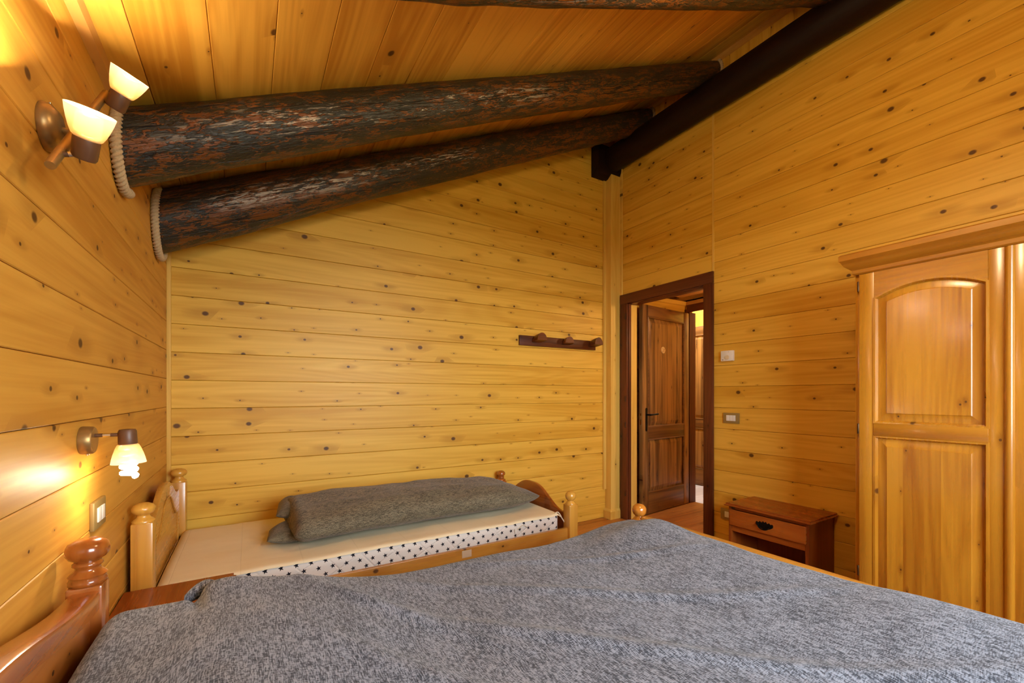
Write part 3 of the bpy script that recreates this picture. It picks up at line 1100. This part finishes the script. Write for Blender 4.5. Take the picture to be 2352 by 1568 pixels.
# cream cover lying over the mattress
nu, nv = 110, 44
pts, uvs = [], []
for i in range(nu):
    s = i / (nu - 1)
    x = 0.078 + (2.036 - 0.078) * s
    for j in range(nv):
        t = j / (nv - 1)
        # arc across: short lap down the near side, the top, a lap on the far side
        a = -0.030 + (MY1 - MY0 + 0.060) * t
        lap = 0.012 + 0.006 * mnoise.noise(Vector((x * 3, 0, 1)))
        y = MY0 + a
        z = MZ1 + 0.007 + 0.004 * mnoise.noise(Vector((x * 4, y * 5, 0))) + 0.003 * mnoise.noise(Vector((x * 11, y * 2, 4)))
        e = MY0 - y
        if y < MY0 + 0.02:
            k = (MY0 + 0.02 - y) / 0.05
            y = MY0 + 0.02 - 0.023 * math.sin(min(k, 1) * math.pi / 2)
            z -= 0.008 * k * k + 0.003 * k
        if y > MY1 - 0.02:
            k = (y - MY1 + 0.02) / 0.05
            y = MY1 - 0.02 + 0.022 * math.sin(min(k, 1) * math.pi / 2)
            z -= 0.030 * k * k
        ex = max(0, (x - 1.97) / 0.066)
        z += 0.010 * min(ex, 0.6) - 0.05 * max(0, ex - 0.6) ** 2 * 2
        eh = max(0, (0.112 - x) / 0.034)
        z -= 0.020 * (1 - math.sqrt(max(0, 1 - eh * eh)))
        pts.append((x, y, z))
        uvs.append((x, y))
cv = grid_mesh('mattress_cover', pts, nu, nv, M['sheet'], uv=lambda k: uvs[k])
tag(cv, 'cream cotton cover spread over the star mattress', 'bed cover')
st_pts = []
for k in range(25):
    t = k / 24
    st_pts.append((2.000 + 0.078 * t, MY0 + 0.012 - 0.035 * math.sin(math.pi * t * 0.5) * 0.3, 0.432 + 0.010 * math.sin(math.pi * min(1, t * 1.6)) - 0.105 * max(0, t - 0.2) ** 1.4))
MB().tube(st_pts, 0.0035, 8).done('elastic_strap', M['strap'], cv, 60)
MB().tube([(1.700 + 0.085 * k / 10, MY0 - 0.006, 0.394 + 0.010 * math.cos(k * 0.62 + 2.2)) for k in range(11)], 0.002, 6).done('loose_edge', M['strap'], cv, 60)
MB().box(1.699, 1.712, MY0 - 0.008, MY0 - 0.005, 0.368, 0.392).done('care_tag', M['white'], cv)


# folded duvet on the single bed: a long padded roll of several layers
def roll(nu, nv, fn):
    pts, uvs = [], []
    for i in range(nu):
        s = i / (nu - 1)
        for j in range(nv):
            p, uv = fn(s, j / (nv - 1))
            pts.append(p)
            uvs.append(uv)
    return pts, uvs


def sup(c, e):
    return math.copysign(abs(c) ** e, c)


def padded(x0, x1, yc, hw, z0, hgt, seed, taper0=0.10, taper1=0.16, skew=0.0, dz=None):
    def fn(s, t):
        a = 2 * math.pi * t
        ends = min(1, s / taper0) if taper0 else 1
        ende = min(1, (1 - s) / taper1) if taper1 else 1
        k0 = math.sin(min(ends, 1) * math.pi / 2) ** 0.6
        k1 = math.sin(min(ende, 1) * math.pi / 2) ** 0.75
        kk = 0.02 + 0.98 * min(k0, k1)
        kh = kk
        ky = 0.55 + 0.45 * (0.02 + 0.98 * k1) if s > 0.5 else 0.86 + 0.14 * kk
        if s in (0.0, 1.0):
            kh, ky = 0.02, ky
        y = yc(s) + hw(s) * ky * sup(math.cos(a), 0.75)
        zc = z0 + hgt(s) * 0.5
        z = zc + hgt(s) * 0.5 * kh * sup(math.sin(a), 0.80) - (1 - kh) * hgt(s) * 0.10
        x = x0 + (x1 - x0) * s + skew * (y - yc(s))
        q = Vector((x * 3.0, y * 5.0 + seed, z * 7.0))
        dn = 0.018 * mnoise.noise(q) + 0.010 * mnoise.noise(q * 2.7)
        wr = 0.006 * math.sin((y * 1.0 + z * 1.4) * 60 + 3 * mnoise.noise(Vector((x * 2, seed, 0)))) * (0.35 + 0.65 * abs(mnoise.noise(Vector((x * 1.7, y * 3, seed)))))
        up = max(0.0, math.sin(a))
        z += (dn + wr * 0.6) * (0.3 + 0.7 * up) * (0.2 + 0.8 * kk)
        z = max(z, z0 + 0.001)
        if dz:
            z += dz(s)
        return (x, y, z), (t * 1.5, x)
    return fn


fd_y = lambda s: 2.50 + 0.02 * math.sin(s * 5) + 0.03 * s
fd_h = lambda s: 0.130 + 0.055 * math.sin(math.pi * min(1, 0.2 + s * 0.85)) + 0.018 * math.exp(-((s - 0.80) / 0.12) ** 2)
fd_w = lambda s: 0.305 - 0.03 * s
ZB = MZ1 + 0.016
A, ua = roll(120, 64, padded(0.555, 2.035, fd_y, fd_w, ZB + 0.002, fd_h, 2.0, 0.035, 0.20, skew=-0.05))
Bq, ub = roll(90, 40, padded(0.468, 1.20, lambda s: 2.44 + 0.05 * s, lambda s: 0.105 + 0.02 * math.sin(s * 3), ZB + 0.001, lambda s: 0.075, 7.0, 0.13, 0.08, skew=0.10))
Cq, uc = roll(30, 32, padded(0.520, 0.72, lambda s: 2.66, lambda s: 0.17, ZB + 0.075, lambda s: 0.075, 5.0, 0.35, 0.10, skew=0.10))
me_pts, me_uv, me_f = [], [], []
for P, U, nu_, nv_ in ((A, ua, 120, 64), (Bq, ub, 90, 40), (Cq, uc, 30, 32)):
    off = len(me_pts)
    me_pts += P
    me_uv += U
    for i in range(nu_ - 1):
        for j in range(nv_ - 1):
            me_f.append((off + i * nv_ + j, off + i * nv_ + j + 1, off + (i + 1) * nv_ + j + 1, off + (i + 1) * nv_ + j))
    me_f.append(tuple(off + j for j in range(nv_ - 1, 0, -1)))
    me_f.append(tuple(off + (nu_ - 1) * nv_ + j for j in range(nv_ - 1)))
me = bpy.data.meshes.new('folded_duvet')
me.from_pydata(me_pts, [], me_f)
lay = me.uv_layers.new(name='UVMap')
for poly in me.polygons:
    poly.use_smooth = True
    for li, vi in zip(poly.loop_indices, poly.vertices):
        u_, v_ = me_uv[vi]
        lay.data[li].uv = (v_, u_)
me.materials.append(M['duvet2'])
fd = link('folded_duvet', me)
tag(fd, 'grey slub duvet, tinted brown for the lamp glow, folded into a long roll on the single bed', 'duvet')

# ------------------------------------------------------------------ double bed (head at the left wall)
BY0, BY1 = -0.27, 1.433
db = tag(empty('double_bed', (0, 0, 0)), 'amber pine double bed with turned head posts against the left wall', 'bed')
for yy in (BY0, BY1):
    bed_post(db, 0.0525, yy, 0.066, 0.711, FIN_DBL, M['dbl'])
    bed_post(db, 1.972, yy, 0.066, 0.570, FIN_FOOT, M['bed_o'])


def dbl_top(t):
    y = BY0 + 0.03 + (BY1 - BY0 - 0.06) * t
    d_ = abs(y - 0.5 * (BY0 + BY1)) / (0.5 * (BY1 - BY0) - 0.03)
    k = 0.5 * (1 + math.cos(math.pi * min(1, max(0, (d_ - 0.30) / 0.70))))
    return 0.700 + 0.075 * k


hb2 = arch_board(db, 'headboard', 0.040, 0.064, BY0 + 0.03, BY1 - 0.03, 0.25, lambda t: dbl_top(t) - 0.02, M['dbl_y'])
mb = MB()
loops = []
for i in range(61):
    t = i / 60
    y = BY0 + 0.03 + (BY1 - BY0 - 0.06) * t
    zt = dbl_top(t)
    sec = [(0.026, -0.045), (0.080, -0.045), (0.0815, -0.010), (0.079, -0.003), (0.073, 0.0), (0.033, 0.0), (0.027, -0.003), (0.0245, -0.010)]
    loops.append([Vector((a, y, zt + b_)) for a, b_ in sec])
mb.loft(loops)
mb.done('top_rail', M['dbl_y'], hb2, 40)
arch_board(db, 'footboard', 1.962, 1.984, BY0 + 0.03, BY1 - 0.03, 0.20, lambda t: 0.545, M['bed_y'])
arch_board(db, 'foot_rail', 1.952, 1.996, BY0 + 0.03, BY1 - 0.03, 0.545, lambda t: 0.597, M['bed_y'], bev=0.010)
for yy in (BY0, BY1):
    MB().box(0.085, 1.940, yy - 0.012, yy + 0.012, 0.25, 0.40, 0.003).done('side_rail', M['dbl_x'], db, 35)
for i in range(11):
    MB().box(0.15 + i * 0.17, 0.23 + i * 0.17, BY0 + 0.012, BY1 - 0.012, 0.285, 0.302).done('slat', M['bed_y'], db)
mb = MB().loft(rounded_slab(0.085, 1.945, BY0 + 0.02, BY1 - 0.02, 0.303, 0.520, 0.03))
tag(mb.done('double_mattress', M['sheet'], None, 45), 'thick pale mattress of the double bed beneath the grey duvet', 'mattress')


def sm(a, b_, x):
    t = min(1, max(0, (x - a) / (b_ - a)))
    return t * t * (3 - 2 * t)


RIDGES = [((0.55, 1.35), (1.75, 0.15), 0.008, 0.035), ((0.75, 1.40), (1.85, 0.55), 0.006, 0.03), ((0.42, 1.20), (1.15, 0.35), 0.008, 0.05),
          ((1.0, 1.42), (1.9, 0.95), 0.005, 0.025), ((0.50, 1.47), (0.95, 0.85), 0.007, 0.03), ((0.35, 0.95), (0.75, 0.30), 0.009, 0.04)]


def duvet_top(x, y):
    head = 1 - sm(0.30, 0.85, x)
    z = 0.566 + 0.090 * head + sm(1.40, 1.86, x) * (1 - 0.65 * sm(1.26, 1.42, y)) * (0.046 + 0.018 * sm(1.05, 1.25, y) + 0.028 * sm(0.62, 0.30, y))
    z += 0.010 * mnoise.noise(Vector((x * 2.2, y * 2.2, 3))) + 0.004 * mnoise.noise(Vector((x * 6, y * 6, 8)))
    for (ax, ay), (bx, by), h, w in RIDGES:
        dx, dy = bx - ax, by - ay
        L2_ = dx * dx + dy * dy
        t = min(1, max(0, ((x - ax) * dx + (y - ay) * dy) / L2_))
        d_ = math.hypot(x - ax - t * dx, y - ay - t * dy)
        z += 1.5 * h * math.exp(-(d_ / (0.75 * w)) ** 2) * math.sin(math.pi * (0.1 + 0.8 * t))
    # deep crease where the duvet slips off the pillow end
    dcx = x - (0.262 + 0.10 * max(0, 1.50 - y) * math.sin(max(0, 1.5 - y) * 6))
    z -= 0.030 * math.exp(-(dcx / 0.016) ** 2) * sm(1.24, 1.42, y)
    z += 0.012 * math.exp(-((x - 0.34) / 0.06) ** 2) * sm(1.30, 1.46, y)
    return z


def y_far(x):
    return 1.415 + 0.085 * sm(0.235, 0.30, x) - 0.02 * sm(0.5, 0.9, x) + 0.012 * math.sin(x * 7 + 1) * sm(0.4, 0.8, x) - 0.01 * sm(1.5, 1.9, x)


HANG, RE = 0.12, 0.075
nu, nv = 190, 170
pts, uvs = [], []
XA, XB = 0.088, 1.945
for i in range(nu):
    s = i / (nu - 1)
    for j in range(nv):
        x = XA + (XB - XA) * s
        yf, yn = y_far(x), BY0 - 0.045
        tot = HANG + RE * 1.57 + (yf - RE - (yn + RE)) + RE * 1.57 + HANG
        a = tot * j / (nv - 1)
        if a < HANG:
            y, dz_ = yf, -RE - (HANG - a)
            y += 0.012 * math.sin(x * 26) * (HANG - a) / HANG
        elif a < HANG + RE * 1.57:
            q = (a - HANG) / RE
            y, dz_ = yf - RE + RE * math.cos(q), -RE + RE * math.sin(q)
        elif a > tot - HANG:
            y, dz_ = yn, -RE - (a - (tot - HANG))
        elif a > tot - HANG - RE * 1.57:
            q = (tot - HANG - a) / RE
            y, dz_ = yn + RE - RE * math.cos(q), -RE + RE * math.sin(q)
        else:
            y, dz_ = yf - RE - (a - HANG - RE * 1.57), 0.0
        z = duvet_top(x, y) + dz_
        # rounded head and foot ends
        ef = max(0.0, (x - (XB - 0.05)) / 0.05)
        z -= 0.030 * (1 - math.sqrt(max(0.0, 1 - ef * ef)))
        eh = max(0.0, ((XA + 0.05) - x) / 0.05)
        z -= 0.060 * (1 - math.sqrt(max(0.0, 1 - eh * eh)))
        pts.append((x, y, z))
        uvs.append((a, x))
dv = grid_mesh('double_duvet', pts, nu, nv, M['duvet'], uv=lambda k: uvs[k])
sol = dv.modifiers.new('thickness', 'SOLIDIFY')
sol.thickness = 0.018
sol.offset = 1.0
tag(dv, 'blue grey slub duvet spread across the double bed', 'duvet')
rp, ru = [], []
for i in range(16):
    t = i / 15
    c = Vector((0.238 + 0.085 * t, 1.462 + 0.026 * math.sin(math.pi * t), 0.612 + 0.016 * math.sin(math.pi * 0.6 * t)))
    rr = 0.004 + 0.017 * math.sin(math.pi * min(1, 0.12 + 0.9 * t)) ** 0.7
    for j in range(17):
        a = 2 * math.pi * j / 16
        rp.append((c.x, c.y + rr * math.cos(a) * 1.25, c.z + rr * math.sin(a)))
        ru.append((j * 0.007, c.x * 1.4))
grid_mesh('rolled_corner', rp, 16, 17, M['duvet'], uv=lambda k: ru[k], parent=dv)

# ------------------------------------------------------------------ nightstands
def nightstand(name, loc, rz, label, group=None, notch=False):
    """open front towards local -y; width along local x (0.51), depth 0.335 (y 0 front .. 0.335 back)"""
    t = tag(empty(name, loc, rz), label, 'nightstand', group)
    w, d, h = 0.512, 0.335, 0.456
    mb = MB()
    sec = [(0.0, 0.436), (-0.004, 0.441), (0.006, 0.447), (0.004, 0.453), (0.009, 0.456)]
    loops = [[Vector((e, e, z)), Vector((w - e, e, z)), Vector((w - e, d, z)), Vector((e, d, z))] for e, z in sec]
    mb.loft(loops)
    mb.done('top', M['ns_top'], t, 30)
    i = 0.018
    for a in (i, w - i - 0.018):
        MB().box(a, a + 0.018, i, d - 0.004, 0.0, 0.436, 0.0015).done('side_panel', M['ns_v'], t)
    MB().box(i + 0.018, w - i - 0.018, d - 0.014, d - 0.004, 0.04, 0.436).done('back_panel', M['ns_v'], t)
    MB().box(i + 0.018, w - i - 0.018, i + 0.002, i + 0.020, 0.420, 0.436).done('top_rail', M['ns_front'], t)
    MB().box(i + 0.018, w - i - 0.018, i + 0.002, i + 0.022, 0.275, 0.312, 0.002).done('rail', M['ns_front'], t)
    MB().box(i + 0.018, w - i - 0.018, i + 0.01, d - 0.014, 0.283, 0.295).done('divider_shelf', M['ns_top'], t)
    MB().box(i + 0.018, w - i - 0.018, i + 0.004, d - 0.014, 0.055, 0.073).done('shelf', M['ns_top'], t)
    MB().box(i + 0.018, w - i - 0.018, i + 0.008, i + 0.022, 0.0, 0.055).done('plinth', M['ns_front'], t)
    dr = MB().box(i + 0.010, w - i - 0.010, i - 0.014, i + 0.004, 0.315, 0.417, 0.005, 3).done('drawer', M['ns_front'], t, 35)
    mb = MB()
    cxp, czp = w / 2, 0.366
    out = [(-0.052, 0.010), (-0.046, 0.019), (-0.036, 0.012), (-0.028, 0.022), (-0.016, 0.014), (-0.008, 0.026), (0.0, 0.018), (0.008, 0.026), (0.016, 0.014), (0.028, 0.022), (0.036, 0.012), (0.046, 0.019), (0.052, 0.010),
           (0.050, -0.002), (0.040, -0.010), (0.026, -0.017), (0.010, -0.021), (0.0, -0.024), (-0.010, -0.021), (-0.026, -0.017), (-0.040, -0.010), (-0.050, -0.002)]
    mb.prism([(cxp + a, i - 0.014, czp + b_) for a, b_ in out], (0, -0.003, 0))
    mb.tube([(cxp + 0.036 * math.cos(R(k)), i - 0.026 - 0.004 * math.sin(R(k)), czp + 0.004 - 0.026 * math.sin(R(k))) for k in range(0, 181, 12)], 0.0032, 8)
    for sx in (-1, 1):
        mb.tube([(cxp + sx * 0.036, i - 0.016, czp + 0.004), (cxp + sx * 0.036, i - 0.030, czp + 0.004)], 0.0055, 8)
    hd = mb.done('pull_handle', M['iron'], dr, 40)
    hd['label'] = 'black iron bat-wing drawer pull'
    if notch:
        MB().prism([(0.045 + 0.022 * math.cos(R(k)), i + 0.0012, 0.4345 - 0.013 * math.sin(R(k))) for k in range(0, 181, 15)], (0, -0.001, 0)).done('finger_notch', M['slot'], t)
    return t


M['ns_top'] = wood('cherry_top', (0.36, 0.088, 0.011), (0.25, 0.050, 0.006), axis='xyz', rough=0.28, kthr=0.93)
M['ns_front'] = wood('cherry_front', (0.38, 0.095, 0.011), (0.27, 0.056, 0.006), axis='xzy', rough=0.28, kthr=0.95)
nightstand('nightstand', (3.073, 1.698, 0), R(-90), 'reddish nightstand with drawer standing against the right wall beside the wardrobe', 'matching nightstands', True)
nightstand('nightstand', (0.340, 1.549, 0), R(90), 'reddish nightstand squeezed between the two beds under the small wall lamp', 'matching nightstands')

# ------------------------------------------------------------------ wardrobe on the right wall (front faces -x)
XF = 2.88
wd = tag(empty('wardrobe', (XF, 0, 0)), 'varnished pine wardrobe with arched panel doors and moulded cornice', 'wardrobe')
WY1, WY0 = 0.914, -0.110         # left and right end in world y


def wbox(name, m, x0, x1, y0, y1, z0, z1, bev=0.002, parent=None, sm_=35):
    return MB().box(x0, x1, y0, y1, z0, z1, bev).done(name, m, parent or wd, sm_)


wbox('side_panel', M['war'], 0.018, 0.528, WY1 - 0.020, WY1, 0.0, 1.765)
wbox('side_panel', M['war'], 0.018, 0.528, WY0, WY0 + 0.020, 0.0, 1.765)
wbox('back_panel', M['war'], 0.512, 0.522, WY0 + 0.02, WY1 - 0.02, 0.05, 1.765)
wbox('bottom_panel', M['war_y'], 0.024, 0.510, WY0 + 0.02, WY1 - 0.02, 0.10, 0.12)
wbox('plinth', M['war_y'], 0.022, 0.042, WY0 + 0.02, WY1 - 0.02, 0.0, 0.10)
wbox('top_panel', M['war_y'], 0.0, 0.528, WY0, WY1, 1.765, 1.785)
# cornice: swept profile round the front and left side
prof = [(0.000, 1.742), (0.006, 1.748), (0.006, 1.764), (0.014, 1.772), (0.030, 1.786), (0.040, 1.806), (0.046, 1.812), (0.046, 1.836), (0.040, 1.842), (0.0, 1.842)]
mb = MB()
loops = []
for e, z in prof:
    loops.append([Vector((0.528, WY1 + e, z)), Vector((-e, WY1 + e, z)), Vector((-e, WY0 - e, z)), Vector((0.528, WY0 - e, z))])
rows_ = [[mb.bm.verts.new(p) for p in lp] for lp in loops]
for a, b_ in zip(rows_[:-1], rows_[1:]):
    for k in range(3):
        mb.bm.faces.new((a[k], a[k + 1], b_[k + 1], b_[k]))
mb.bm.faces.new(rows_[-1])
mb.bm.faces.new(rows_[0][::-1])
mb.done('cornice', M['war_y'], wd, 25)


def ward_door(yl, yr_, hinge_left):
    """door between world y = yl (left) and yr_ (right), front face at local x = 0"""
    dr = tag(empty('door', (0, 0, 0)))
    dr.parent = wd
    wdt = yl - yr_
    st = 0.058
    z0, z1 = 0.125, 1.741
    zr0, zr1 = 0.975, 1.036
    zb = 0.222
    X0, X1 = 0.0, 0.022
    for a, b_ in ((yl - st, yl), (yr_, yr_ + st)):
        MB().box(X0, X1, a, b_, z0, z1, 0.002).done('stile', M['war'], dr, 35)
    ya, yb = yl - st, yr_ + st            # inner edges, ya > yb
    MB().box(X0 + 0.0004, X1, yb, ya, z0, zb, 0.0015).done('rail', M['war_y'], dr, 35)
    MB().box(X0 - 0.004, X1, yb - 0.002, ya + 0.002, zr0, zr1, 0.003).done('rail', M['war_y'], dr, 35)
    zs, rise = 1.618, 0.052

    def arc(y, ins=0.0):
        c = 0.5 * (ya + yb)
        hw = 0.5 * (ya - yb)
        q = (y - c) / hw
        return zs + rise * (1 - q * q) - ins

    n_ = 24
    ys = [yb + (ya - yb) * k / n_ for k in range(n_ + 1)]
    poly = [(X0 + 0.0004, y, arc(y)) for y in ys] + [(X0 + 0.0004, ya, z1), (X0 + 0.0004, yb, z1)]
    MB().prism(poly, (X1 - X0 - 0.001, 0, 0)).done('arched_rail', M['war_y'], dr, 30)
    # panels: sunk field with bevelled raised centre
    for (a, b_, arched) in ((zb, zr0, False), (zr1, None, True)):
        def loop(ins, x):
            l_, r_ = ya - ins, yb + ins
            yy = [r_ + (l_ - r_) * k / n_ for k in range(n_ + 1)]
            bot = [(x, l_, a + ins), (x, r_, a + ins)]
            if arched:
                top = [(x, y, arc(y, ins)) for y in yy]
            else:
                top = [(x, y, b_ - ins) for y in yy]
            return [Vector(p) for p in bot + top]
        mb = MB()
        mb.loft([loop(-0.004, 0.016), loop(0.012, 0.013), loop(0.016, 0.013), loop(0.044, 0.004), loop(0.047, 0.0015)], cap0=False)
        pn = mb.done('panel', M['war_p'], dr, 20)
        mb = MB()
        l0 = loop(0.0, 0.0)
        l1 = loop(0.0, -0.0025)
        l2 = loop(0.005, -0.0025)
        l3 = loop(0.009, 0.004)
        l4 = loop(0.012, 0.012)
        mb.loft([loop(-0.004, 0.001), loop(-0.003, -0.0025), l2, l3, l4], cap0=False, cap1=False)
        mb.done('moulding', M['war'], pn, 30)
    for zz in (0.325, 1.005, 1.685):
        yh = yl + 0.004 if hinge_left else yr_ - 0.004
        MB().lathe([(0.0035, -0.024), (0.0045, -0.022), (0.0045, 0.022), (0.0035, 0.024)], 10, Matrix.Translation((0.003, yh, zz))).done('hinge', M['hinge'], dr, 40)
    return dr


ward_door(0.893, 0.413, True)
ward_door(0.411, -0.092, False)
asg = MB()
asg.loft([[Vector((x, y, z)) for x, y in ((0.0, 0.428), (-0.006, 0.426), (-0.012, 0.420), (-0.014, 0.413), (-0.012, 0.406), (-0.006, 0.401), (0.0, 0.400))] for z in (0.126, 1.738)])
asg.done('cover_strip', M['war'], wd, 40)

# ------------------------------------------------------------------ wall lamps
SHADE = [(0.0205, 0.0), (0.0240, 0.003), (0.0285, 0.013), (0.0330, 0.027), (0.0365, 0.041), (0.0390, 0.054), (0.0372, 0.054), (0.0347, 0.041), (0.0312, 0.027), (0.0267, 0.013), (0.0215, 0.005), (0.004, 0.004)]


def spot(parent, loc, axis, bulb_len, light_w):
    """socket, glass shade and spiral bulb; local z points out of the shade's mouth"""
    q = Vector((0, 0, 1)).rotation_difference(Vector(axis).normalized())
    hd = empty('spot_head')
    hd.parent = parent
    hd.location = loc
    hd.rotation_euler = q.to_euler()
    MB().lathe([(0.012, 0.0), (0.018, 0.001), (0.0205, 0.006), (0.0215, 0.040), (0.020, 0.044)], 28).done('socket', M['brown_cap'], hd, 40)
    sh = MB().lathe(SHADE, 36).done('shade', M['shade'], hd, 50)
    sh.location = (0, 0, 0.042)
    pts = []
    turns = 4.6
    for k in range(70):
        t = k / 69
        a = 2 * math.pi * turns * t
        pts.append((0.0150 * math.cos(a), 0.0150 * math.sin(a), 0.052 + bulb_len * t))
    MB().tube(pts, 0.0068, 8).done('bulb', M['bulb'], hd, 60)
    l = point('bulb_light', (0, 0, 0.052 + bulb_len * 0.75), light_w, (1.0, 0.80, 0.55), 0.016, hd)
    return hd


WARM = 1.0
# small lamp over the nightstand
la = tag(empty('wall_lamp', (0, 1.60, 1.045)), 'small one-shade wall lamp above the nightstand, shining downwards', 'wall lamp')
rotx = Matrix.Rotation(R(90), 4, 'Y')
bs = MB().lathe([(0.037, 0.0005), (0.038, 0.004), (0.037, 0.024), (0.034, 0.0275), (0.0, 0.028)], 36, rotx).done('wall_base', M['bronze'], la, 40)
for yy in (-0.008, 0.008):
    MB().lathe([(0.0026, 0), (0.0026, 0.003)], 10, Matrix.Translation((0.014, yy, -0.0375)) @ Matrix.Rotation(R(180), 4, 'X')).done('screw', M['chrome'], bs, 40)
MB().tube([(0.027, 0, 0.012), (0.083, 0, 0.012)], 0.0052, 12).done('arm', M['brown_cap'], la, 40)
MB().tube([(0.044, 0, 0.012), (0.060, 0, 0.012)], 0.0060, 12).done('arm_sleeve', M['chrome'], la, 40)
spot(la, (0.095, 0, 0.027), (0.03, 0.0, -1), 0.082, 3.6 * LAMP_W)
# two-shade lamp high on the left wall
lb = tag(empty('wall_lamp', (0, 1.353, 1.762)), 'bronze two-shade wall lamp on a slanting bar, high on the left wall', 'wall lamp')
bs = MB().lathe([(0.050, 0.0005), (0.051, 0.004), (0.048, 0.016), (0.036, 0.027), (0.022, 0.030), (0.0, 0.030)], 36, rotx).done('wall_base', M['bronze'], lb, 45)
MB().lathe([(0.0026, 0), (0.0026, 0.003)], 10, Matrix.Translation((0.012, -0.012, 0.047))).done('screw', M['chrome'], bs, 40)
MB().tube([(0.028, 0, 0), (0.060, 0, 0)], 0.007, 12).done('stub', M['bronze'], lb, 40)
e0, e1 = Vector((0.062, -0.190, -0.155)), Vector((0.062, 0.195, 0.212))
dirv = (e1 - e0).normalized()
MB().tube([e0, e0 + dirv * 0.004, e1 - dirv * 0.004, e1], [0.0080, 0.0088, 0.0088, 0.0080], 18).done('bar', M['bronze'], lb, 45)
for sfrac, ax, wts in ((0.115, (0.22, -0.50, 0.86), 8.0), (0.88, (0.42, -0.42, 0.86), 8.0)):
    p = e0.lerp(e1, sfrac)
    ofs = Vector((0.038, 0, 0.010)) if sfrac < 0.5 else Vector((0.032, -0.020, -0.016))
    MB().tube([p, p + ofs * 0.85], 0.0050, 12).done('arm', M['brown_cap'], lb, 40)
    MB().tube([p + ofs * 0.38, p + ofs * 0.58], 0.0057, 12).done('arm_sleeve', M['chrome'], lb, 40)
    spot(lb, p + ofs - Vector(ax).normalized() * 0.010, ax, 0.034, wts * LAMP_W)

# ------------------------------------------------------------------ switches, thermostat, coat rack
def switch(loc, rz, wdt, hgt, keys, label, m_plate):
    """plate on a wall; local x across, local y out of the wall (towards -y), z up"""
    t = tag(empty('light_switch', loc, rz), label, 'switch')
    MB().box(-wdt / 2, wdt / 2, -0.011, 0.0, -hgt / 2, hgt / 2, 0.003).done('plate', m_plate, t, 35)
    n_ = len(keys)
    for a, b_ in keys:
        MB().box(a, b_, -0.0145, -0.0105, -0.021, 0.021, 0.0015).done('rocker', M['white'], t, 35)
    return t


switch((0.0, 1.730, 0.818), R(90), 0.118, 0.082, [(-0.034, -0.001), (0.001, 0.034)], 'olive plate with two white rockers on the left wall by the beds', M['switchframe'])
switch((W, 1.855, 0.995), R(-90), 0.122, 0.076, [(-0.035, -0.012), (-0.011, 0.012), (0.013, 0.036)], 'olive plate with white rockers on the right wall below the thermostat', M['switchframe'])
switch((W, 1.880, 0.283), R(-90), 0.112, 0.078, [(-0.022, 0.030)], 'olive plate half hidden behind the nightstand on the right wall', M['switchframe'])
th = tag(empty('thermostat', (W, 1.880, 1.452), R(-90)), 'small white thermostat box on the right wall beside the doorway', 'thermostat')
MB().box(-0.045, 0.047, -0.026, 0.0, -0.038, 0.038, 0.003).done('housing', M['white'], th, 35)
MB().lathe([(0.017, 0), (0.016, 0.006), (0.0, 0.006)], 24, Matrix.Translation((0.006, -0.026, -0.012)) @ Matrix.Rotation(R(90), 4, 'X')).done('dial', M['cream'], th, 40)
MB().box(-0.034, -0.024, -0.0268, -0.0255, -0.031, -0.027).done('indicator', M['slot'], th)
MB().box(0.016, 0.019, -0.0268, -0.0255, 0.026, 0.029).done('indicator', M['slot'], th)

cr_ = tag(empty('coat_rack', (2.727, D, 1.621), 0), 'short red brown coat rack with three half-round pegs', 'coat rack')
MB().box(-0.419, 0.419, -0.020, 0.0, -0.042, 0.042, 0.003).done('board', M['rack'], cr_, 35)
for px_, hh, ln in ((-0.255, 1.0, 0.095), (0.065, 0.90, 0.060), (0.375, 1.05, 0.095)):
    prof = [(0.048 * math.cos(R(a)), 0.062 * hh * math.sin(R(a))) for a in range(0, 181, 15)]
    mb = MB()
    mb.loft([[Vector((px_ + u * (0.9 if k == 0 else 1.0), -0.019 - k * ln, -0.012 + v * (0.9 if k == 0 else 1.0) + k * 0.012)) for u, v in prof] for k in (0, 0.5, 1)])
    mb.done('peg', M['rack'], cr_, 40)

# ------------------------------------------------------------------ ground outside the windows
struct('ground', MB().box(-30, 30, -40, -1.6, -3.2, -3.0), M['grass'])
